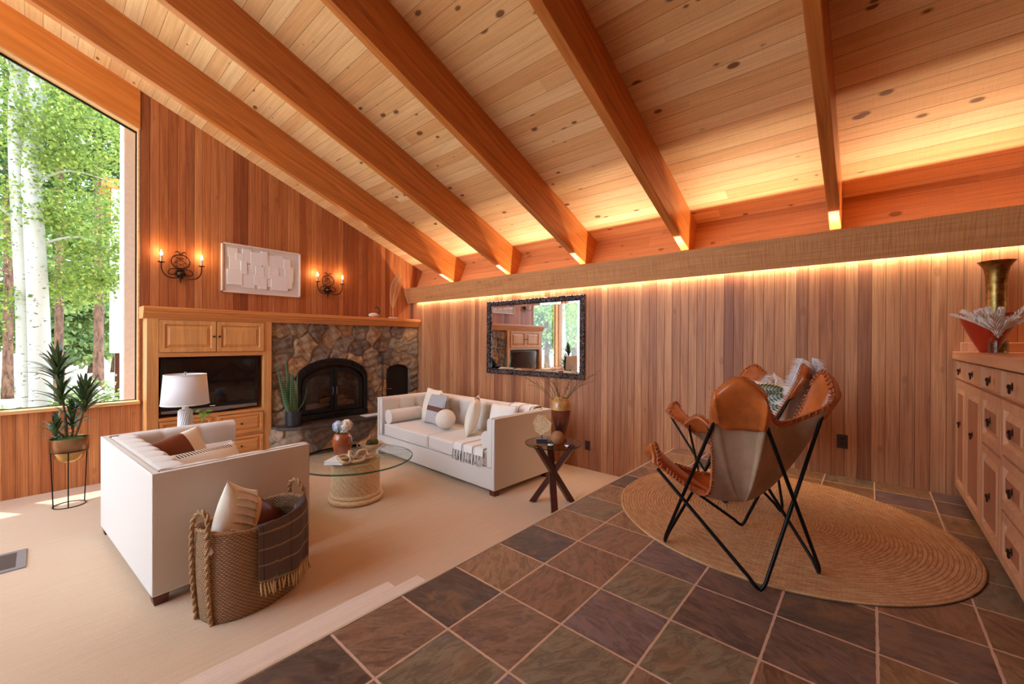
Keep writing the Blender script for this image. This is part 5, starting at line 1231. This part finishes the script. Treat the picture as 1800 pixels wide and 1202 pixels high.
rope([oval(2*PI*k/150, 1.0, rimz(2*PI*k/150)) for k in range(151)], 0.010, 'rim_rope', M['rope'], bkt)
for sg, a0 in ((-1, PI), (1, 0)):
    w_ = 0.30
    pa = [oval(a0+w_, 0.95, 0.0)+Vector((sg*0.012,0,0)), oval(a0+w_, 1.02, 0.25)+Vector((sg*0.012,0,0)), oval(a0+w_, 1.02, rimz(a0))+Vector((sg*0.014,0,0)), oval(a0+w_*0.7, 1.01, rimz(a0)+0.075), oval(a0, 1.0, rimz(a0)+0.105), oval(a0-w_*0.7, 1.01, rimz(a0)+0.075), oval(a0-w_, 1.02, rimz(a0))+Vector((sg*0.014,0,0)), oval(a0-w_, 1.02, 0.25)+Vector((sg*0.012,0,0)), oval(a0-w_, 0.95, 0.0)+Vector((sg*0.012,0,0))]
    rope(dense(pa, 18), 0.013, 'rope_handle', M['rope'], bkt, 2, 75)
p = mk_pillow('basket_pillow', 0.31, 0.40, 0.15, M['cream'], 'white textured pillow standing corner-up in the seagrass basket', 'pillow')
wl = lambda x, y, z: (BKc[0]+x*math.cos(bang)-y*math.sin(bang), BKc[1]+x*math.sin(bang)+y*math.cos(bang), ZC+z)
p.location = wl(-0.10, 0.02, 0.49); p.rotation_euler = (math.radians(-5), math.radians(30), bang+math.radians(22))
q = random.Random(8)
for k in range(7):
    tf = MB(); row_ = []
    for j in range(34):
        x_ = -0.10+0.20*j/33; z_ = -0.11+k*0.043
        yv = -0.080*max(0.05, (1-abs(x_/0.155)**2.2)*(1-abs(z_/0.20)**2.2))**0.55
        row_.append((x_, yv-0.001+q.uniform(-.002,.002), z_+q.uniform(-.003,.003)))
    tf.tube(row_, 0.0045, 5); tf.build('tufting', M['fabw'], p, smooth=180)
p = mk_pillow('leather_pillow', 0.32, 0.32, 0.14, split('leather with cream end', 0, [(-0.5, srgb(226,190,150)), (-0.10, srgb(112,56,36))], 0.45), 'brown leather pillow with tan edge, corner-up in the seagrass basket', pinch=0.05)
p.location = wl(0.075, 0.05, 0.375); p.rotation_euler = (math.radians(-12), math.radians(40), bang+math.radians(10))
# dark plaid throw over the rim
s_ = NT('dark plaid'); o_ = s_.xyz(s_.n('UVMap').outputs[0])
f1 = s_.math('FRACT', s_.math('MULTIPLY', o_[1], 4.6)); f2 = s_.math('FRACT', s_.math('MULTIPLY', o_[0], 5.0))
l1 = s_.ramp(f1, [(0, (0,0,0,1)), (0.46, (1,1,1,1)), (0.475, (0,0,0,1)), (0.52, (1,1,1,1)), (0.535, (0,0,0,1))], 'CONSTANT'); l2 = s_.ramp(f2, [(0, (0,0,0,1)), (0.45, (1,1,1,1)), (0.5, (0,0,0,1))], 'CONSTANT')
c_ = s_.mix(l2, srgb(88,70,64), srgb(44,34,36)); c_ = s_.mix(l1, c_, srgb(226,190,140)); s_.col(c_); s_.rough(0.9); s_.bump(s_.noise(s_.obj(), 300, 2), 0.3, 0.002); M['plaid'] = s_.m
th_ = thing('plaid_throw', tuple(wl(0.16, -0.18, 0.5)), 'charcoal plaid throw with tan fringe hanging over the basket rim', 'blanket', None, bang)
TL = Vector((0.16, -0.18, 0.5)); q = random.Random(3)
def thr_fn(u, v, lay=0):
    a = math.radians(-100+80*u); rz_ = rimz(a)+0.013
    if v < 0.22:
        k = v/0.22; pin = oval(a, 0.70+0.3*k, rz_-0.17*(1-k)**2+0.006*lay); return pin-TL
    k = (v-0.22)/0.78; off = oval(a, 1.0, 0); nrm_ = Vector((off.x/0.292**2, off.y/0.195**2, 0)).normalized()
    drop = (0.335+0.03*math.sin(u*3))*k
    out_ = 0.016+0.010*math.sin(u*16+k*2)*k+0.008*lay+0.012*math.sin(min(1, k*6)*PI/2)
    return off+nrm_*out_+Vector((0,0,rz_-drop+0.008*math.cos(min(1,k*5)*PI/2)))-TL
m = MB().grid(thr_fn, 60, 46); o = m.build('cloth', M['plaid'], th_, smooth=180, solid=0.004)
uvl = o.data.uv_layers.new(name='UVMap')
for pl in o.data.polygons:
    for li in pl.loop_indices:
        vi = o.data.loops[li].vertex_index; uvl.data[li].uv = ((vi % 60)/59, (vi//60)/45)
m = MB().grid(lambda u, v: thr_fn(-0.10+0.22*u, v*0.96, 1), 20, 46); o = m.build('folded_edge', M['plaid'], th_, smooth=180, solid=0.004)
uvl = o.data.uv_layers.new(name='UVMap')
for pl in o.data.polygons:
    for li in pl.loop_indices:
        vi = o.data.loops[li].vertex_index; uvl.data[li].uv = ((vi % 20)/19*0.25+0.03, (vi//20)/45)
tn = plain('tan fringe yarn', srgb(214,180,132), 0.95)
f = MB()
for k in range(30):
    u = -0.08+1.08*k/29; a_ = thr_fn(u, 1.0 if u > 0.1 else 0.96, 1 if u < 0.1 else 0); l_ = 0.075+q.uniform(-.01,.01); j = Vector((q.uniform(-.012,.012), q.uniform(-.012,.004), 0))
    f.tube([a_+Vector((0,0,0.006)), a_+Vector((0,0,-0.01)), a_+Vector((0,0,-l_*0.5))+j*0.5, a_+Vector((0,0,-l_))+j], [0.003,0.0048,0.0058,0.0035], 5)
f.build('fringe', tn, th_, smooth=180)
# ---------------------------------------------------------------- plant stand with dracaena
PS = (0.178, 5.665, ZC); ps = thing('plant_stand', PS, 'slim black wire plant stand below the window holding a brass bowl pot', 'plant stand')
MB().tube([(0.108*math.cos(2*PI*k/40), 0.108*math.sin(2*PI*k/40), 0.005) for k in range(40)], 0.004, 8, closed=True).build('floor_ring', M['iron'], ps)
MB().tube([(0.1245*math.cos(2*PI*k/40), 0.1245*math.sin(2*PI*k/40), 0.515) for k in range(40)], 0.005, 8, closed=True).build('top_ring', M['iron'], ps)
for a in (200, 265, 20):
    r_ = math.radians(a); MB().tube([(0.108*math.cos(r_),0.108*math.sin(r_),0.005), (0.126*math.cos(r_),0.126*math.sin(r_),0.518)], 0.0045, 8).build('leg', M['iron'], ps)
PB = (PS[0], PS[1], ZC+0.40); pb = thing('dracaena_plant', PB, 'tall spiky dracaena in a brass bowl pot on the wire stand', 'plant')
MB().lathe([(0.001,0),(0.05,0.008),(0.09,0.04),(0.114,0.10),(0.1175,0.118),(0.1195,0.12)], 44, (0,0,0), True, False).build('pot', M['gold'], pb, smooth=60)
MB().lathe([(0.130,0.121),(0.133,0.235),(0.127,0.235),(0.122,0.21)], 44, (0,0,0), False, False).build('pot_band', plain('brushed pewter brass', srgb(150,118,92), 0.3, 1.0), pb, smooth=60, solid=0.002)
m = MB().lathe([(0.001,0.24),(0.05,0.236),(0.09,0.226),(0.122,0.21)], 30, (0,0,0), False, False); m.build('moss', M['moss'], pb)
M['drac'] = plain('dracaena leaf', srgb(72,96,56), 0.35, nscale=10, namt=0.35)
M['drac2'] = plain('dracaena leaf with pale edge', srgb(150,164,96), 0.4)
ca = plain('cane', srgb(112,92,72), 0.7, nscale=40, namt=0.2)
q = random.Random(12); base_z = ZC+0.40
for (tx, ty, tz, n, lg) in ((-0.075,0.02,0.97,46,0.36),(-0.055,0.0,0.74,26,0.34),(0.10,-0.02,0.66,50,0.38),(0.02,0.03,0.50,26,0.30),(-0.085,-0.03,0.42,22,0.22)):
    top_ = Vector((tx, ty, tz-0.1)); bs = Vector((tx*0.25, ty*0.3, 0.2))
    MB().tube(smooth_path([bs, bs.lerp(top_, 0.5)+Vector((0.012,0,0)), top_],5), 0.008, 8).build('cane', ca, pb, smooth=180)
    lm = MB(); le = MB()
    for k in range(n):
        a = k*2.4+q.uniform(-.2,.2); up = 1-k/n; el = math.radians(30+52*up**0.8+q.uniform(-8,8)); st_p = top_+Vector((0,0,-0.14*(1-up)+0.04)); d = Vector((math.cos(a)*math.cos(el), math.sin(a)*math.cos(el), math.sin(el))); L = lg*q.uniform(0.75,1.1)
        sd = Vector((-math.sin(a), math.cos(a), 0)); n0 = len(lm.v); ns = 8
        for j in range(ns+1):
            u = j/ns; p_ = st_p+d*L*u+Vector((0,0,-0.42*L*u*u*(1.0-0.3*up)))
            w_ = 0.0135*(math.sin(PI*min(1, 0.25+u*0.75)))**0.8*(1 if u < 0.99 else 0.05)
            lm.v += [tuple(p_-sd*w_), tuple(p_-Vector((0,0,w_*0.4))), tuple(p_+sd*w_)]
        for j in range(ns):
            i_ = n0+j*3; lm.f += [(i_,i_+1,i_+4,i_+3),(i_+1,i_+2,i_+5,i_+4)]
    lm.build('leaves', M['drac'], pb, smooth=180)
# ---------------------------------------------------------------- sideboard with its vases
SB = (3.2, -0.78, 0.0); sb = thing('sideboard', SB, 'long honey wood sideboard with raised-panel doors and drawers at the right edge', 'cabinet'); yf = -0.472
MB().box(-1.6, 4.382, -1.10, yf-0.012, 0.075, 0.992).build('carcass', M['side'], sb, SB, smooth=0)
MB().box(-1.6, 4.382, -1.06, yf-0.075, 0.0, 0.075).build('toe_kick', M['dkwood'], sb, SB, smooth=0)
MB().box(-1.6, 4.384, -1.12, yf+0.028, 0.995, 1.053).build('countertop', M['sideh'], sb, SB, bevel=0.006)
MB().box(4.32, 4.384, -1.12, yf-0.01, 1.053, 1.118).build('backsplash', M['side'], sb, SB, bevel=0.003)
xs = [4.375, 3.965, 3.46, 2.99, 2.56, 2.13, 1.70, 1.27, 0.84]
for k in range(len(xs)-1):
    a, b_ = xs[k+1], xs[k]; kx = (a+b_)/2
    d = frame_panel(a+0.004, b_-0.004, 0.862, 0.988, yf-0.012+0.0, 'drawer', sb, SB, M['side'], M['side'], knob=(kx, 0.925), rail=0.004, face=1, raised=False, pull=True)
    if k < 2: rows = ((0.082, 0.852),)
    elif k == 2: rows = ((0.575, 0.852), (0.082, 0.565))
    else: rows = ((0.60, 0.852), (0.345, 0.59), (0.082, 0.335))
    for (z0, z1) in rows:
        kz = (z0+z1)/2 if len(rows) > 1 else 0.56; kk = kx
        frame_panel(a+0.004, b_-0.004, z0, z1, yf-0.012, 'door' if z1-z0 > 0.4 else 'drawer', sb, SB, M['side'], M['sidepanel'], knob=(kk, kz), rail=0.055, face=1, pull=True)
TZ2 = 1.0535
gv = thing('brass_vase', (4.16,-0.62,TZ2), 'tall flared antique brass trumpet vase standing on the sideboard', 'vase')
MB().lathe([(0.055,0),(0.05,0.01),(0.05,0.10),(0.056,0.11),(0.05,0.12),(0.047,0.40),(0.05,0.50),(0.06,0.56),(0.082,0.595),(0.088,0.602),(0.082,0.602),(0.045,0.55)], 40).build('vase', plain('antique brass', srgb(168,134,78), 0.35, 1.0, nscale=30, namt=0.3, bump=0.2), gv, smooth=60)
def redv(x, y, label, s=1.0):
    t = thing('red_vase', (x,y,TZ2), label, 'vase', 'red flared vases on the sideboard')
    MB().lathe([(0.035*s,0),(0.04*s,0.008),(0.05*s,0.03),(0.085*s,0.11),(0.118*s,0.19),(0.13*s,0.235),(0.127*s,0.25),(0.12*s,0.235),(0.08*s,0.12)], 40).build('vase', M['red'], t, smooth=60); return t
redv(4.02, -0.565, 'red flared vase behind the dried white flowers')
redv(4.0, -0.86, 'red flared vase cut off by the right edge of the photo')
bv = thing('glass_bottle', (3.62,-0.548,TZ2), 'small ribbed clear glass bottle with water, holding dried white flowers', 'bottle')
m = MB().lathe([(0.036,0),(0.039,0.006),(0.039,0.07),(0.034,0.088),(0.018,0.10),(0.0155,0.115),(0.019,0.128)], 36, (0,0,0), True, False); m.build('glass', M['clear'], bv, smooth=60)
MB().lathe([(0.0335,0.004),(0.0345,0.06)], 30).build('water', M['water'], bv, smooth=60)
rb_ = MB()
for k in range(18):
    a = 2*PI*k/18; rb_.tube([(0.0395*math.cos(a),0.0395*math.sin(a),0.008),(0.0395*math.cos(a),0.0395*math.sin(a),0.072)], 0.0018, 5)
rb_.build('ribs', M['clear'], bv)
MB().tube([(0.0165*math.cos(2*PI*k/20), 0.0165*math.sin(2*PI*k/20), 0.108) for k in range(20)], 0.003, 6, closed=True).build('twine', M['rope'], bv)
df = thing('dried_flowers', (3.62,-0.548,TZ2+0.12), 'spray of dried white astilbe in the ribbed glass bottle', 'flowers'); q = random.Random(31)
for k in range(20):
    a = k*2.4+q.uniform(-.3,.3); sp_r = 0.03+0.145*((k+0.5)/20)**0.6; tip = Vector((sp_r*math.cos(a), sp_r*math.sin(a), q.uniform(0.05, 0.12)+(0.17-sp_r)*0.35)); m = MB(); P_ = smooth_path([(0,0,-0.03),(tip.x*0.3,tip.y*0.3,0.04),tip],8)
    m.tube(P_, 0.0016, 5)
    for i in range(6, len(P_)):
        u = (i-6)/(len(P_)-6); w_ = 0.034*(1-u*0.75)
        for sg in range(5):
            an_ = sg*1.26+i; e = Vector((math.cos(an_), math.sin(an_), 0.35)).normalized(); tp = P_[i]+e*w_+(P_[min(i+1,len(P_)-1)]-P_[i])*2; m.tube([P_[i], tp], [0.0035,0.0012], 4); m.tube([P_[i].lerp(tp,0.5), P_[i].lerp(tp,0.75)+Vector((0,0,0.009))], [0.003,0.001], 4)
    m.build('plume', M['dried'], df, smooth=180)
# ---------------------------------------------------------------- outside the window
GZo = -0.55
s_ = NT('sunlit ground'); n_ = s_.noise(s_.obj(), 1.2, 5, 0.7); s_.col(s_.ramp(n_, [(0.35, srgb(120,134,70)), (0.5, srgb(206,190,162)), (0.65, srgb(226,216,200))])); s_.rough(0.95)
o = MB().add([(-30,YAo,GZo),(30,YAo,GZo),(30,60,GZo),(-30,60,GZo)], [(0,1,2,3)]).build('ground', s_.m, smooth=0); struct(o, 'sunlit ground outside')
o = MB().add([(-30,-20,GZo-0.02),(XL-0.12,-20,GZo-0.02),(XL-0.12,60,GZo-0.02),(-30,60,GZo-0.02)], [(0,1,2,3)]).build('ground', s_.m, smooth=0); struct(o, 'ground beside the house')
def leafmat(name, c):
    s = NT(name); g = s.n('NewGeometry'); w = s.n('TexWhiteNoise', noise_dimensions='1D'); s.l(g.outputs['Random Per Island'], w.inputs['W'])
    cc = s.ramp(g.outputs['Random Per Island'], [(0.0, tuple(x*0.55 for x in c[:3])+(1,)), (0.5, c), (1.0, (min(1,c[0]*1.7), min(1,c[1]*1.35), c[2]*1.2, 1))])
    d = s.n('BsdfDiffuse'); t = s.n('BsdfTranslucent'); s.l(cc, d.inputs[0]); s.l(cc, t.inputs[0]); m = s.n('MixShader', i_Fac=0.45); s.l(d.outputs[0], m.inputs[1]); s.l(t.outputs[0], m.inputs[2]); s.l(m.outputs[0], s.out.inputs['Surface']); return s.m
M['aspenleaf'] = leafmat('aspen leaf', (0.27,0.38,0.10,1)); M['bushleaf'] = leafmat('bush leaf', (0.24,0.34,0.13,1)); M['pineleaf'] = leafmat('pine needles', (0.07,0.14,0.05,1))
s_ = NT('aspen bark'); o_ = s_.obj(); n_ = s_.noise(s_.scale(o_, 14, 14, 34), 1.0, 3, 0.6, 0.4); n2_ = s_.noise(s_.scale(o_, 5, 5, 3), 1.0, 4, 0.6)
c_ = s_.mix(s_.ramp(n_, [(0.63, (0,0,0,1)), (0.67, (1,1,1,1))]), srgb(198,197,188), srgb(62,54,48)); c_ = s_.mix(s_.math('MULTIPLY', n2_, 0.3), c_, srgb(150,150,140)); s_.col(c_); s_.rough(0.8); s_.bump(n_, 0.3, 0.01); M['aspenbark'] = s_.m
s_ = NT('pine bark'); n_ = s_.noise(s_.scale(s_.obj(), 12, 12, 4), 1.0, 5, 0.7, 0.6); s_.col(s_.ramp(n_, [(0.35, srgb(60,40,34)), (0.6, srgb(138,98,78))])); s_.rough(0.95); s_.bump(n_, 1.0, 0.04); M['pinebark'] = s_.m
def leafcloud(name, blobs, size, parent, mat, seed, org):
    """blobs: (x,y,z, rx,ry,rz, count)"""
    r_ = np.random.RandomState(seed); V = []
    for (x, y, z, rx, ry, rz, n) in blobs:
        n = int(n*1.6) if size < 0.033 and n > 600 else n; k = max(3, n//45); c = r_.normal(0, 1, (k, 3)); c /= np.linalg.norm(c, axis=1)[:,None]; c *= r_.uniform(0.25, 1, (k,1))**0.5
        idx = r_.randint(0, k, n); p = c[idx]*[rx,ry,rz]+r_.normal(0, 1, (n,3))*[rx*.16+.05,ry*.16+.05,rz*.10+.04]+[x,y,z]
        a = r_.normal(0, 1, (n,3)); a /= np.linalg.norm(a, axis=1)[:,None]; b = np.cross(a, r_.normal(0,1,(n,3))); b /= np.linalg.norm(b, axis=1)[:,None]
        s_ = size*r_.uniform(0.6, 1.3, (n,1)); V.append(np.stack([p-a*s_, p+b*s_*0.7, p+a*s_, p-b*s_*0.7], 1))
    V = np.concatenate(V).reshape(-1, 3)-np.array(org); n = len(V)//4
    me = bpy.data.meshes.new(name); me.vertices.add(len(V)); me.vertices.foreach_set('co', V.ravel().astype(np.float32)); me.loops.add(n*4); me.loops.foreach_set('vertex_index', np.arange(n*4, dtype=np.int32))
    me.polygons.add(n); me.polygons.foreach_set('loop_start', (np.arange(n)*4).astype(np.int32)); me.update(calc_edges=True); me.materials.append(mat)
    o = bpy.data.objects.new(name, me); COL.objects.link(o); o.parent = parent; return o
def tree(base, pts, r0, r1, bark, label, blobs, size, mat, seed, group, branches=()):
    t = thing(label[1], base, label[0], 'tree', group); P_ = smooth_path(pts, 6); n = len(P_)
    MB().tube(P_, [r0+(r1-r0)*i/(n-1)+(0.25*r0*max(0, 1-i*0.35)) for i in range(n)], 16).build('trunk', bark, t, base, smooth=180)
    if branches:
        m = MB()
        for bq in branches: m.tube(smooth_path(bq, 4), [0.022*(1-0.07*i) for i in range(len(smooth_path(bq, 4)))], 6)
        m.build('branches', bark, t, base, smooth=180)
    if blobs: leafcloud('foliage', blobs, size, t, mat, seed, base)
    return t
tree((-0.14,9.5,GZo), [(-0.13,9.5,GZo),(-0.15,9.5,1.4),(-0.20,9.5,2.8),(-0.24,9.55,4.2),(-0.22,9.6,5.6),(-0.25,9.6,8)], 0.105, 0.07, M['aspenbark'], ('leaning white aspen trunk at the left, just behind the straighter one', 'aspen_tree'),
  [(-0.7,9.6,4.6,1.0,0.8,0.9,2600),(-0.5,9.9,3.0,0.9,0.7,0.8,1500),(-0.8,9.8,6.2,1.2,1.0,1.0,2200),(-0.75,9.6,1.6,0.5,0.5,0.5,700)], 0.032, M['aspenleaf'], 1, 'aspens outside the window', [[(-0.2,9.5,2.8),(-0.6,9.4,3.2),(-1.1,9.3,3.4)],[(-0.24,9.55,4.2),(0.3,9.5,4.6),(0.8,9.4,4.7)]])
tree((0.02,9.35,GZo), [(0.02,9.35,GZo),(-0.02,9.35,1.4),(-0.06,9.35,2.6),(-0.09,9.4,3.6),(-0.04,9.4,4.9),(0.0,9.4,8)], 0.125, 0.085, M['aspenbark'], ('straight white aspen trunk nearest the window, forking at the top', 'aspen_tree'),
  [(0.55,9.3,4.35,0.8,0.7,0.75,3300),(0.45,9.6,3.1,0.75,0.6,0.6,2300),(0.75,9.3,2.35,0.55,0.6,0.45,1500),(0.5,9.4,5.6,1.2,0.9,0.8,2600),(0.35,9.7,2.0,0.4,0.5,0.35,650),(0.12,9.1,4.0,0.3,0.3,0.5,500)], 0.030, M['aspenleaf'], 2, 'aspens outside the window', [[(-0.09,9.4,3.4),(0.3,9.3,3.7),(0.9,9.2,3.6)],[(-0.05,9.35,2.5),(0.4,9.3,2.7),(0.8,9.3,2.5)],[(-0.05,9.4,4.4),(0.1,9.4,5.0),(0.3,9.4,6.0)],[(-0.05,9.4,4.1),(-0.22,9.4,4.7),(-0.4,9.4,5.4)]])
for k, (x, y, d) in enumerate(((-2.3,10.5,.1),(-4.2,11.5,-.1),(-6.2,10.0,.2))):
    tree((x,y,GZo), [(x,y,GZo),(x+d,y,2.5),(x+d*0.5,y,5),(x+d,y,8)], 0.12, 0.07, M['aspenbark'], (('white aspen reflected in the wall mirror, left of the mullion','white aspen far out to the left','white aspen beyond the left windows')[k], 'aspen_tree'),
      [(x,y,4.5,1.3,1.0,1.3,2600),(x,y,2.6,1.2,1.0,0.8,1500),(x,y,6.2,1.3,1.0,1.0,1500)], 0.05, M['aspenleaf'], 20+k, 'aspens outside the window')
for k, (x, y, r_, lab) in enumerate(((0.98,15,.10,'dark pine trunk seen between the aspens and the stucco column'),(0.30,15.5,.085,'slim dark pine trunk just right of the white aspens'),(-0.60,18,.10,'reddish pine trunk at the left edge, beyond the aspens'),(1.62,17,.11,'pine trunk standing far back behind the stucco column'))):
    tree((x,y,GZo), [(x,y,GZo),(x+0.01,y,3),(x,y,6),(x,y,11)], r_, r_*0.8, M['pinebark'], (lab, 'pine_tree'),
      [(x,y,6.2,1.5,1.2,1.0,1600),(x-0.3,y,8.5,1.4,1.2,1.5,1300),(x+0.4,y+0.8,4.9,1.0,1.0,0.5,500)], 0.07, M['pineleaf'], 40+k, 'pines beyond the aspens', [[(x,y,3.0),(x-0.5,y-0.3,2.9),(x-1.0,y-0.4,2.6)],[(x,y,4.0),(x+0.6,y,4.2),(x+1.1,y,4.0)]])
q = random.Random(77)
labs = ['pale green bushy tree behind the pine trunks', 'bright leafy tree behind the left pine', 'sunlit leafy tree far behind the aspens', 'low leafy tree behind the plant stand view', 'tall leafy tree at the back of the yard', 'leafy tree at the far left of the yard', 'leafy tree at the far right of the yard', 'round leafy tree in the middle distance', 'leafy tree seen through the left panes', 'leafy tree closing the yard at the left', 'first of the leafy trees reflected in the wall mirror', 'tall leafy tree reflected beyond the mullion in the mirror', 'far leafy tree at the edge of the mirror view', 'leafy tree beyond the drive, seen in the mirror']
for k, (x, y, s) in enumerate(((1.2,21,1.5),(-1.2,22,1.6),(0.1,26,2.2),(0.4,19.5,0.9),(2.4,27,2.4),(-4.2,20,1.9),(3.8,22,1.9),(-2.6,28,2.6),(-7.5,22,2.6),(-11,18,2.4),(-9,13,1.7),(-13.5,15,2.2),(-18,17,2.8),(-16,22,2.8))):
    tree((x,y,GZo), [(x,y,GZo),(x+0.1,y,1.2*s),(x,y,2.4*s)], 0.09*s, 0.04*s, M['pinebark'], (labs[k], 'leafy_tree'),
      [(x,y,1.0*s,1.1*s,0.8*s,0.8*s,1700),(x+0.2,y,2.2*s,0.95*s,0.8*s,0.9*s,1700),(x-0.2,y,3.3*s,0.6*s,0.6*s,0.6*s,700)], 0.075+0.018*s, M['bushleaf'], 60+k, 'leafy trees at the back of the yard')
for k, (x, y, s, lab) in enumerate(((-0.45,8.3,0.22,'small leafy shrub low outside the left edge of the window'),(0.35,9.0,0.2,'small shrub at the foot of the white aspens'),(0.62,11.0,0.3,'shrub near the stucco column base'))):
    t = thing('shrub', (x,y,GZo), lab, 'shrub', 'shrubs in the yard'); leafcloud('foliage', [(x,y,GZo+0.3+s,s*1.2,s,s*1.0,600)], 0.035, t, M['bushleaf'], 90+k, (x,y,GZo))
    MB().tube([(0,0,0),(0.03,0,0.3),(0,0,0.3+s)], 0.012, 6).build('stem', M['pinebark'], t)
for k, (x, y, a, b_, c_, lab) in enumerate(((-0.62,9.9,0.45,0.35,0.40,'pale boulder outside the lower left corner of the window'),(0.75,14.0,0.35,0.3,0.3,'pale boulder in the yard beyond the aspens'))):
    m = MB(); 
    def bf(u, v, a=a, b_=b_, c_=c_):
        t_, p_ = 2*PI*u, PI*v; w = 1+0.12*math.sin(3*t_+2*p_)+0.08*math.sin(5*p_-2*t_); return (a*math.cos(t_)*math.sin(p_)*w, b_*math.sin(t_)*math.sin(p_)*w, c_*(1-math.cos(p_))*w*0.9)
    o = m.grid(bf, 28, 16, True).build('boulder', plain('pale rock', srgb(214,200,186), 0.9, nscale=5, namt=0.15, bump=0.6, bscale=12), smooth=180); o.location = (x,y,GZo); tag(o, lab, 'rock')
# white stucco wing column right outside, neighbour's column with wooden bracket further out
m = MB().prism([(0.672,7.05),(0.90,7.05),(0.90,7.35),(0.672,7.35)], 2, GZo, 4.6); struct(m.build('wall_wing', M['stucco'], bevel=0.02), 'white stucco column just outside the window')
cp = thing('entry_column', (1.06,12,GZo), 'stucco column with wooden bracket and brown post beyond the white wing column', 'column')
MB().box(0.965,1.32,11.9,12.25,0.82,4.25).build('stucco_sleeve', M['stucco'], cp, (1.06,12,GZo), bevel=0.01)
MB().box(1.03,1.13,11.98,12.1,GZo,0.83).build('post', M['dkwood'], cp, (1.06,12,GZo)); MB().box(0.84,1.4,11.86,12.3,4.25,4.45).build('beam', M['header'], cp, (1.06,12,GZo))
MB().prism([(0.97,4.25),(0.80,4.25),(0.80,4.12),(0.92,4.05),(0.93,3.5),(0.97,3.45)], 1, 12.0, 12.1).build('bracket', M['beam'], cp, (1.06,12,GZo))
fw_ = MB().box(0.55,1.9,16.4,16.5,GZo,0.15); tag(fw_.build('garden_wall', M['stucco'], None, (1.2,16.45,GZo)), 'low pale garden wall far out beyond the pines', 'wall')
